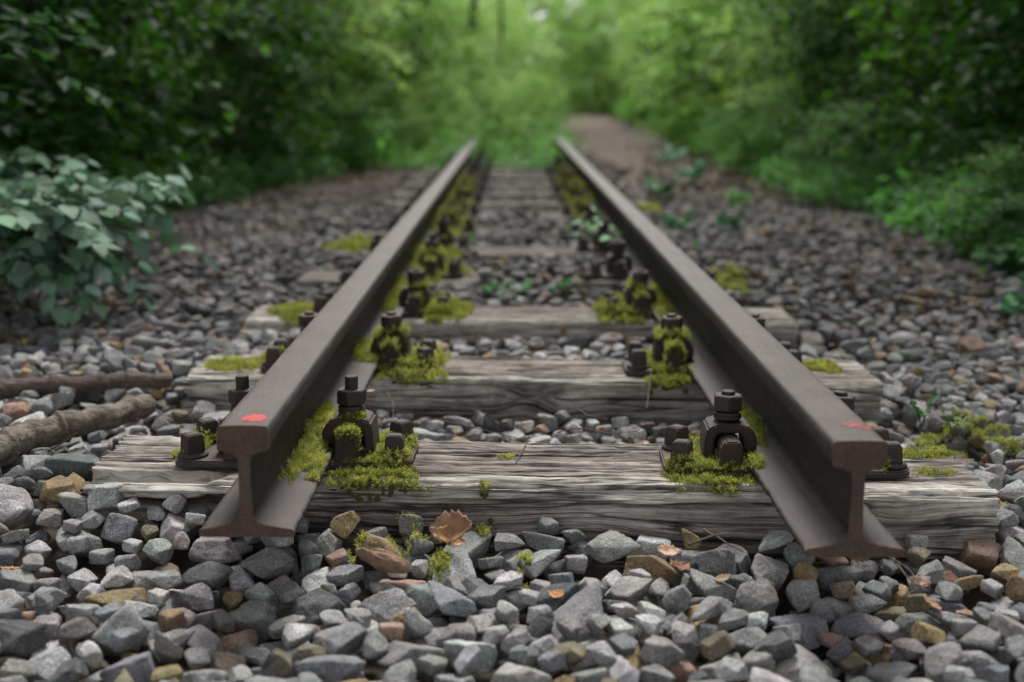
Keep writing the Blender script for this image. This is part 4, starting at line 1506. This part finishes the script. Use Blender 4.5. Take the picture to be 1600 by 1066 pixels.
def leaf_rot(dirs, r, flat=.35):
    """leaf x axis along dirs, z near up"""
    X = dirs / (np.linalg.norm(dirs, axis=1)[:, None] + 1e-9)
    up = np.array([0, 0, 1.0]) + r.normal(0, flat, (len(X), 3))
    Y = np.cross(up, X); Y /= np.linalg.norm(Y, axis=1)[:, None] + 1e-9
    Z = np.cross(X, Y)
    return np.stack([X, Y, Z], 2)


def spray_leaves(r, path, leaf, gap, flat=.3, jitter=.25, two=True, droop=.15):
    """leaves alternately along a twig path -> P, dirs, sizes"""
    L = np.linalg.norm(np.diff(path, axis=0), axis=1).sum()
    n = max(3, int(L / gap))
    t = np.linspace(.18, 1, n)
    idx = t * (len(path) - 1)
    P = np.stack([np.interp(idx, np.arange(len(path)), path[:, k]) for k in range(3)], 1)
    T = np.stack([np.interp(np.minimum(idx, len(path) - 1.001), np.arange(len(path) - 1) + .5, np.diff(path[:, k])) for k in range(3)], 1)
    T /= np.linalg.norm(T, axis=1)[:, None] + 1e-9
    S = np.cross(T, [0, 0, 1.0]); S /= np.linalg.norm(S, axis=1)[:, None] + 1e-9
    sg = np.where(np.arange(n) % 2, 1, -1)[:, None]
    D = T * .55 + S * sg * .85 + r.normal(0, jitter, (n, 3)); D[:, 2] -= droop
    D[-1] = T[-1] + np.array([0, 0, -droop])
    return P, D, leaf * r.uniform(.7, 1.2, n) * (1 - .25 * (t - .5))


def stem_shrub(name, base, stems, leaf, gap, colr, label, cat, seed, rstem=.004, tmpl=LT_HI, sub=5, subl=.3, group=None, flat=.25, cvar=.2, parent_mat=None):
    """stems: list of list of control points (world)"""
    r = np.random.default_rng(seed)
    root = empty(name, base)
    Pl, Dl_, Sl, tubes = [], [], [], []
    for ctrl in stems:
        ctrl = np.array(ctrl, float)
        t = np.linspace(0, len(ctrl) - 1, 22)
        P = np.stack([np.interp(t, np.arange(len(ctrl)), ctrl[:, k]) for k in range(3)], 1)
        for _ in range(4): P[1:-1] = (P[:-2] + 2 * P[1:-1] + P[2:]) / 4
        tubes.append(tube(P, np.linspace(rstem, rstem * .35, len(P)), 6, 0))
        a = spray_leaves(r, P[8:], leaf, gap)
        Pl.append(a[0]); Dl_.append(a[1]); Sl.append(a[2])
        for k in range(sub):
            q = int(r.integers(6, 20)); T = P[min(q + 1, 21)] - P[q - 1]; T /= np.linalg.norm(T)
            S = np.cross(T, [0, 0, 1.0]); S /= np.linalg.norm(S) + 1e-9
            d = T * r.uniform(.4, .9) + S * (1 if k % 2 else -1) * r.uniform(.6, 1) + np.array([0, 0, r.uniform(-.1, .3)])
            ln = subl * r.uniform(.5, 1.1)
            u = np.linspace(0, 1, 8)[:, None]
            sp = P[q] + d * u * ln + np.array([0, 0, -.25]) * (u ** 2) * ln
            tubes.append(tube(sp, np.linspace(rstem * .5, rstem * .2, 8), 5, 0))
            a = spray_leaves(r, sp, leaf, gap)
            Pl.append(a[0]); Dl_.append(a[1]); Sl.append(a[2])
    V_, F_ = merge(tubes)
    link("stem", np_mesh("stem", V_ - np.array(base), F_), M_twig, root)
    P, D, S = np.vstack(Pl), np.vstack(Dl_), np.concatenate(Sl)
    V_, F_ = scatter(*tmpl, leaf_rot(D, r, flat), P, S)
    C = np.array(colr) * (1 + r.normal(0, cvar, (len(P), 1))) * (1 + r.normal(0, .06, (len(P), 3)))
    me = np_mesh("foliage", V_ - np.array(base), F_, True, np.repeat(np.clip(C, .01, 1), len(tmpl[0]), 0))
    link("foliage", me, M_leaf_blue if name in ("leafy_shrub", "seedling") else M_leaf, root)
    tag(root, label, cat, group)
    return root


# big shrub at the left, leaning over the stones
r = np.random.default_rng(4)
stems = []
bx, by = -1.85, 4.15
tips = [(285, 300, 2.95), (250, 345, 3.0), (262, 262 + 40, 3.2), (210, 380, 2.95), (225, 465, 2.85), (150, 470, 2.8), (90, 480, 2.75), (40, 300, 2.9), (120, 270, 3.1), (60, 250, 3.1),
        (170, 320, 2.9), (20, 420, 2.75), (0, 350, 2.8), (110, 400, 2.8), (180, 430, 2.85), (60, 360, 2.7), (-60, 300, 2.9), (-50, 430, 2.8), (200, 300, 3.1), (15, 260, 3.2), (130, 350, 2.8), (70, 440, 2.7),
        (30, 340, 2.6), (100, 320, 2.75), (150, 380, 2.7)]
c0, s0 = math.cos(PITCH), math.sin(PITCH)
for (tx, ty, Yd) in tips:
    Yd = Yd * 1.26
    u, v = (tx - 801) / F, (ty - 533) / F
    t = Yd / (c0 - v * s0)
    tip = np.array([u * t, Yd, H + t * (-s0 - v * c0)])
    b = np.array([bx + r.uniform(-.12, .12), by + r.uniform(-.15, .2), -.08])
    mid = (b + tip) / 2 + np.array([-.08, .05, .16 + .25 * max(0, .35 - tip[2])])
    stems.append([b, b * .6 + mid * .4 + np.array([0, 0, .05]), mid, tip * .7 + mid * .3 + np.array([0, 0, .05]), tip])
stem_shrub("leafy_shrub", (bx, by, -.08), stems, .070, .040, (.125, .215, .15), "pale blue green leafy shrub leaning over the stones behind the fallen branches", "shrub", 4, .0045, LT_HI, 4, .26, flat=.5)


def seedling(px, py, z, hgt, n, leaf, colr, label, seed, lean=(0, 0)):
    x, y = unproj(px, py, z)
    r = np.random.default_rng(seed)
    st = []
    for k in range(n):
        a = r.uniform(0, 6.28)
        tip = np.array([x + math.cos(a) * hgt * .5 + lean[0] * hgt, y + math.sin(a) * hgt * .5, z + hgt * r.uniform(.55, 1)])
        b = np.array([x, y, z - .02])
        st.append([b, b + (tip - b) * .5 + np.array([0, 0, hgt * .22]), tip])
    return stem_shrub("seedling", (x, y, z - .02), st, leaf, leaf * .8, colr, label, "seedling", seed, .0014, LT_HI, 0, .1, "green seedlings sprouting from the track", .35)


GRN = (.10, .24, .10)
seedling(938, 418, -.03, .24, 6, .052, (.26, .46, .26), "upright pale green seedling beside the red-smeared rail, past the third sleeper", 2)
seedling(876, 462, -.03, .055, 4, .034, (.09, .24, .09), "small bright seedling between sleepers, near the upright pale one", 3)
seedling(812, 462, -.03, .05, 3, .034, (.09, .24, .09), "small seedling midway between the rails behind the third sleeper", 4)
seedling(772, 466, -.03, .05, 4, .034, (.09, .24, .09), "small bushy seedling behind the third sleeper, nearer the red-blotted rail", 5)
seedling(1060, 365, -.03, .08, 6, .06, (.08, .20, .10), "low seedling on the gravel outside the red-smeared rail", 6)
seedling(1095, 400, -.03, .04, 4, .036, (.09, .24, .08), "lowest bright seedling on the gravel outside the red-smeared rail", 7)
seedling(1155, 328, -.03, .09, 6, .07, (.14, .30, .10), "yellowish seedling on the gravel near the right-hand undergrowth", 8)
seedling(1140, 366, -.03, .07, 6, .055, (.06, .15, .08), "dark seedling on the gravel between the yellowish one and the rail", 9)
seedling(1030, 312, -.03, .10, 7, .09, (.10, .22, .12), "broad leaved seedling at the edge of the path", 10)
seedling(1080, 290, -.03, .12, 8, .10, (.09, .22, .13), "large leaved pale seedling under the path-side shrubs", 11)
seedling(1045, 262, -.03, .14, 8, .12, (.09, .22, .13), "farthest pale seedling by the path", 12)
seedling(1010, 330, -.03, .03, 3, .03, (.1, .25, .08), "tiny seedling close outside the red-smeared rail", 13)
seedling(740, 385, -.03, .05, 3, .03, (.16, .32, .05), "yellow green seedling by the fourth fastening of the red-blotted rail", 14)
seedling(1590, 496, -.03, .06, 6, .04, (.08, .24, .10), "bright green seedling where the gravel meets the right-hand undergrowth", 15)
seedling(1440, 655, -.05, .04, 4, .022, (.10, .2, .08), "small leafy creeper sprout at the start of the trailing moss", 16)
seedling(1490, 672, -.05, .04, 5, .022, (.12, .2, .08), "small leafy creeper sprout midway along the trailing moss", 17)


# bushes: shells of horizontal leaf sprays
def bush_mesh(seed, hgt, rad, nspray, leaf, colA, colB, bottom=0.0, shell=.55, per=14):
    r = np.random.default_rng(seed)
    n = nspray
    d = r.normal(size=(n, 3)); d /= np.linalg.norm(d, axis=1)[:, None]
    rr = r.uniform(shell, 1, n) ** .6
    lump = 1 + .32 * pn(*(d * 1.9).T, seed) + .2 * pn(*(d * 4.5).T, seed + 1)
    C = d * rr[:, None] * lump[:, None]
    C = C * np.array([rad, rad, hgt / 2]) + np.array([0, 0, hgt / 2 + bottom])
    C[:, 2] = np.maximum(C[:, 2], bottom + .05 + r.uniform(0, .15, n))
    gap = pn(*(C * 1.7).T, seed + 3) > -.20
    C, d = C[gap], d[gap]
    n = len(C)
    out = d * np.array([1, 1, .2]) + r.normal(0, .35, (n, 3))
    out /= np.linalg.norm(out, axis=1)[:, None]
    k = np.arange(per)
    side = np.cross(out, [0, 0, 1.0]); side /= np.linalg.norm(side, axis=1)[:, None] + 1e-9
    tt = (k / per)[None, :, None]
    sg = np.where(k % 2, 1, -1)[None, :, None]
    P = C[:, None] + out[:, None] * tt * leaf * per * .38 + np.array([0, 0, -.5])[None, None] * tt ** 2 * leaf * 2 + r.normal(0, leaf * .25, (n, per, 3))
    D = out[:, None] * .5 + side[:, None] * sg * .9 + r.normal(0, .3, (n, per, 3)) + np.array([0, 0, -.2])
    P, D = P.reshape(-1, 3), D.reshape(-1, 3)
    V_, F_ = scatter(*LT_LO, leaf_rot(D, r, .35), P, leaf * r.uniform(.6, 1.25, len(P)))
    u = np.clip(np.repeat(.5 + .5 * pn(*(C * 1.3).T, seed + 5) + r.normal(0, .18, n), per) + r.normal(0, .12, n * per), 0, 1)[:, None]
    Cc = np.array(colA) * (1 - u) + np.array(colB) * u
    return V_, F_, np.repeat(Cc, 4, 0)


DK, LG, YG, BGn = (.008, .030, .006), (.10, .22, .030), (.44, .56, .30), (.06, .13, .065)  # YG leaves made pale to carry the bright far-end light in their colour
BM = []
for k in range(6):
    a, b = [(DK, (.04, .11, .02)), (DK, BGn), (LG, YG), (DK, LG), (BGn, LG), ((.05, .13, .02), YG)][k]
    V_, F_, C_ = bush_mesh(300 + k, 2.5 + .3 * (k % 3), .95, 480, .094, a, b)
    BM.append((V_, F_, C_))
BMesh = []
for V_, F_, C_ in BM:
    me = np_mesh("foliage", V_, F_, False, C_); me.materials.append(M_leaf); BMesh.append(me)


def bush_stems(seed, hgt=2.2, n=7):
    r = np.random.default_rng(seed)
    T = []
    for k in range(n):
        a = r.uniform(0, 6.28); u = np.linspace(0, 1, 10)[:, None]
        tip = np.array([math.cos(a) * .7, math.sin(a) * .7, hgt * r.uniform(.7, 1)])
        P = tip * u + np.array([0, 0, 1]) * np.sin(u * 3.14) * .15 + r.normal(0, .02, (10, 3))
        P[0] = (0, 0, -.1)
        T.append(tube(P, np.linspace(.016, .004, 10), 6))
    V_, F_ = merge(T)
    me = np_mesh("stem", V_, F_); me.materials.append(M_trunk)
    return me


SM = [bush_stems(s) for s in (1, 2, 3)]


def bush(x, y, kind, sc, rz, label):
    root = empty("woodland_shrub", (x, y, float(ground_z(np.array(x), np.array(y)))), rz)
    root.scale = (sc[0], sc[0], sc[1])
    f = link("foliage", BMesh[kind], None, root)
    s = link("stem", SM[kind % 3], None, root)
    tag(root, label, "shrub", "shrubs crowding both sides of the track")
    return root


kinds_txt = ["dark green dense", "dark bluish green", "bright yellow green sunlit-tinted", "mixed dark and light green", "soft mid green", "fresh green"]
Lrow = [(-2.45, 4.3, 1, (.85, .8)), (-2.55, 5.7, 0, (.9, .9)), (-2.65, 7.2, 3, (.9, .9)), (-2.5, 8.8, 0, (.9, .85)), (-2.3, 10.4, 3, (.95, .85)), (-2.1, 12.2, 5, (.95, .9)), (-1.9, 14.2, 3, (.95, .9)),
        (-1.6, 16.6, 2, (.9, .8)), (-1.3, 19.5, 5, (.9, .7)), (-1.4, 23, 2, (1, .8))]
Rrow = [(2.65, 4.6, 1, (.85, .85)), (2.75, 6.2, 0, (.9, .9)), (2.8, 7.8, 3, (.9, .9)), (2.75, 9.5, 0, (.9, .9)), (2.7, 11.3, 3, (.9, .9)), (2.8, 13.3, 5, (.9, .9)), (2.9, 15.6, 3, (1, .9)),
        (3.1, 18.4, 2, (1, .8)), (3.3, 21.8, 5, (1.1, .8)), (3.6, 26, 2, (1.2, .9))]
for k, (x, y, kd, sc) in enumerate(Lrow):
    bush(x, y, kd, sc, k * 1.3, "%s shrub on the branch side of the track, %s along" % (kinds_txt[kd], ordn[k]))
for k, (x, y, kd, sc) in enumerate(Rrow):
    bush(x + (.4 if y < 14 else 0), y, kd, sc, k * 1.9 + 1, "%s shrub on the path side of the track, %s along" % (kinds_txt[kd], ordn[k]))

for k, (x, y, kd, s_x, s_z, lab) in enumerate([
        (-.15, 13.6, 5, .30, .26, "low fresh green bush growing between the rails where the track vanishes"),
        (-.75, 12.9, 5, .32, .28, "low green bush crowding the far end of the red-blotted rail from outside"),
        (.20, 15.5, 2, .34, .32, "small yellow green bush on the far track behind the low ones"),
        (-.6, 16.5, 2, .45, .45, "round yellow green bush on the far track left of the small one"),
        (.1, 20, 2, .5, .5, "pale yellow green bush standing in the middle of the far track"),
        (-1.55, 11.0, 4, .40, .30, "low mid green bush at the gravel edge on the branch side"),
        (2.15, 7.6, 4, .42, .26, "low broad leaved bush at the gravel edge on the path side"),
        (2.05, 10.6, 4, .40, .28, "low bush beside the start of the earth path"),
        (2.15, 5.0, 4, .40, .20, "low spreading bush at the gravel edge nearest the camera on the path side")]):
    b_ = bush(x, y, kd, (s_x, s_z), k * 2.1, lab)
# woodland mass behind and at the far end
wr = np.random.default_rng(55)
Vs, Fs, Cs, off = [], [], [], 0
spots = []
for y in np.arange(3.2, 30, 1.7):
    for side in (-1, 1):
        for row in (1.55, 3.1, 4.8):
            edge = (2.6 if y < 9 else 2.0 if y < 14 else 1.5) if side < 0 else 3.1 + .035 * y
            spots.append((side * (edge + row + wr.uniform(-.3, .3)), y + wr.uniform(-.5, .5), wr.choice([0, 1, 3, 0]) if y < 14 else wr.choice([3, 5, 2]), wr.uniform(.95, 1.25)))
for y, n, w in ((27, 5, 5), (30, 6, 5), (34, 8, 7), (39, 12, 10), (45, 16, 14), (52, 20, 20)):
    for k in range(n):
        x = -w + 2 * w * (k + .5) / n + wr.uniform(-.4, .4)
        if abs(x - path_c(y)) < 1.3 and y < 38: continue
        if y > 36 and abs(x + .3) < .9: continue
        spots.append((x, y + wr.uniform(-1, 1), wr.choice([2, 5, 2]), wr.uniform(.9, 1.5) * (1 if y < 36 else 1.0 + (y - 36) * .07)))
for x, y, kd, s in spots:
    V_, F_, C_ = BM[kd]
    if y > 18:
        pass
    a = wr.uniform(0, 6.28); ca, sa = math.cos(a), math.sin(a)
    W = V_ * s
    W = np.stack([W[:, 0] * ca - W[:, 1] * sa + x, W[:, 0] * sa + W[:, 1] * ca + y, W[:, 2] - .12], 1)
    Vs.append(W); Fs.append(F_ + off); off += len(W); Cs.append(C_ * wr.uniform(.8, 1.2))
me = np_mesh("woodland", np.vstack(Vs), np.vstack(Fs), False, np.vstack(Cs))
tag(link("woodland", me, M_leaf), "mass of green woodland behind the shrubs and at the far end of the track", "woodland", kind="stuff")

# herb layer along the edges and over the far track
n = 15000
hy = 3.3 + 30 * wr.uniform(0, 1, n) ** 1.15
side = wr.choice([-1, 1, 0], size=n, p=[.42, .42, .16])
edL = np.interp(hy, [3, 5, 7, 10, 14, 20], [-1.62, -1.80, -1.95, -1.45, -1.0, -.5])
edR = np.interp(hy, [3, 4, 5.5, 7, 10, 14, 24], [1.62, 1.72, 1.85, 1.95, 1.9, 2.0, 2.6])
hx = np.where(side < 0, edL - np.abs(wr.normal(0, .55, n)), edR + np.abs(wr.normal(0, .55, n)))
mid = side == 0
hy[mid] = 10.6 + 20 * wr.uniform(0, 1, mid.sum()) ** 1.3
hx[mid] = wr.uniform(-1.5, .60, mid.sum())
hx += .12 * pn(hy * 2, hx, 0, 66)
keep = ~(mid & (hy < 13) & (pn(hx * 3, hy * 1.2, 0, 67) < -.05))
hx, hy = hx[keep], hy[keep]; n = len(hx)
hh = np.clip(.05 + .36 * np.abs(pn(hx * 1.3, hy * 1.3, 0, 68)) + .12 * np.clip(np.abs(hx) - 1.9, 0, 1) + wr.uniform(0, .10, n), .03, .45) * np.where(hy > 10, 1.5, 1.0) * np.where(mid[keep] & (hy > 13), 2.0, 1.0)
per = 7
gz = ground_z(hx, hy)
P = np.stack([hx, hy, gz], 1)[:, None] + wr.normal(0, 1, (n, per, 3)) * np.array([.06, .06, 0])
P[..., 2] += hh[:, None] * wr.uniform(.15, 1, (n, per)) + .02
D = wr.normal(0, 1, (n, per, 3)); D[..., 2] = D[..., 2] * .3 - .1
P, D = P.reshape(-1, 3), D.reshape(-1, 3)
V_, F_ = scatter(*LT_LO, leaf_rot(D, wr, .3), P, .066 * wr.uniform(.6, 1.3, len(P)))
u = np.clip(.5 + .6 * pn(hx * .9, hy * .9, 0, 70) + wr.normal(0, .2, n), 0, 1)[:, None]
bl = np.clip((hy - 8) / 8, 0, 1)[:, None]
A = np.array([.06, .15, .06]) * (1 - u) + np.array([.15, .34, .12]) * u
B = np.array([.07, .16, .03]) * (1 - u) + np.array([.13, .26, .05]) * u
Cc = np.repeat(A * (1 - bl) + B * bl, per, 0) * wr.uniform(.75, 1.25, (n * per, 1))
me = np_mesh("undergrowth", V_, F_, False, np.repeat(Cc, 4, 0))
tag(link("undergrowth", me, M_leaf), "low green ground plants along the ballast edges and over the far track", "undergrowth", kind="stuff")

# leaf litter on the ground between herb layer and stones
n = 9000
ly = 3.0 + 13 * wr.uniform(0, 1, n) ** 1.1
lx = np.where(wr.uniform(size=n) < .5, np.interp(ly, [3, 7, 10, 16], [-1.7, -1.8, -1.3, -1.1]), np.interp(ly, [3, 7, 16], [1.8, 1.9, 1.9])) + wr.normal(0, .5, n)
P = np.stack([lx, ly, np.maximum(ground_z(lx, ly), level(lx, ly) - .01) + .008 + wr.uniform(0, .008, n)], 1)
D = wr.normal(0, 1, (n, 3)); D[:, 2] *= .25
V_, F_ = scatter(*LT_LO, leaf_rot(D, wr, .35), P, .040 * wr.uniform(.5, 1.2, n))
Cc = np.array([(.12, .075, .045)]) * wr.uniform(.4, 1.7, (n, 1)) * (1 + wr.normal(0, .08, (n, 3)))
me = np_mesh("leaf_litter", V_, F_, False, np.repeat(Cc, 4, 0))
tag(link("leaf_litter", me, M_dead), "brown fallen leaf litter strewn along the ballast edges", "leaf litter", kind="stuff")


# ------------------------------------------------------------------ trees
def tree(x, y, r0, hgt, seed, label, crown_r=2.3, crown_b=3.2, lean=0.0):
    r = np.random.default_rng(seed)
    root = empty("woodland_tree", (x, y, -.12))
    u = np.linspace(0, 1, 40)
    P = np.stack([lean * u * hgt * .25 + .10 * pn(u * 3, seed, 0, 1), .10 * pn(u * 3, seed, 5, 2), u * hgt], 1)
    rad = r0 * (1 - .72 * u) * (1 + .35 * np.exp(-u * 22))
    parts = [tube(P, rad, 14, .05, seed)]
    for k in range(9):
        q = int(r.integers(14, 36)); a = r.uniform(0, 6.28); ln = crown_r * r.uniform(.5, .9)
        w = np.linspace(0, 1, 12)[:, None]
        parts.append(tube(P[q] + np.array([math.cos(a), math.sin(a), .55]) * w * ln, np.linspace(rad[q] * .5, .012, 12), 7, .04, seed + k))
    V_, F_ = merge(parts)
    link("trunk", np_mesh("trunk", V_, F_), M_trunk, root)
    V_, F_, C_ = bush_mesh(seed + 900, hgt - crown_b + 1.0, crown_r, 520, .15, DK, LG, bottom=crown_b, shell=.35, per=12)
    link("crown", np_mesh("crown", V_, F_, False, C_), M_leaf, root)
    tag(root, label, "tree", "trees standing in the woodland")
    return root


TR = [(-3.3, 5.0, .10, "slim tree trunk between the first dark shrubs on the branch side"), (3.7, 6.0, .10, "slim tree trunk between the first dark shrubs on the path side"),
      (-3.6, 3.2, .14, "tree trunk rising behind the pale blue green shrub"), (-4.3, 7.0, .16, "dark tree trunk deep in the shrubs on the branch side"),
      (-3.7, 11, .13, "tree trunk half hidden in mid distance on the branch side"), (-3.4, 16, .12, "tree trunk near the gap on the branch side"),
      (4.0, 4.0, .15, "tree trunk in the dark shrubs nearest the camera on the path side"), (4.6, 8.2, .17, "tree trunk deep in the shrubs on the path side"), (4.4, 12.5, .13, "tree trunk in mid distance on the path side"),
      (5.0, 18, .14, "tree trunk among lighter leaves on the path side")]
for k, (x, y, r0, lab) in enumerate(TR):
    tree(x, y, r0, 8.5, 40 + k, lab, 2.4, 3.0)
# the two bare dark stems seen in the gap at the top of the picture
tree(-.80, 24, .10, 11, 60, "dark leaning tree trunk in the pale gap above the red-blotted rail", 2.0, 7.0, .12)
tree(-.34, 27, .05, 11, 61, "thinner dark trunk just beside the leaning one in the pale gap", 2.0, 6.5, .1)
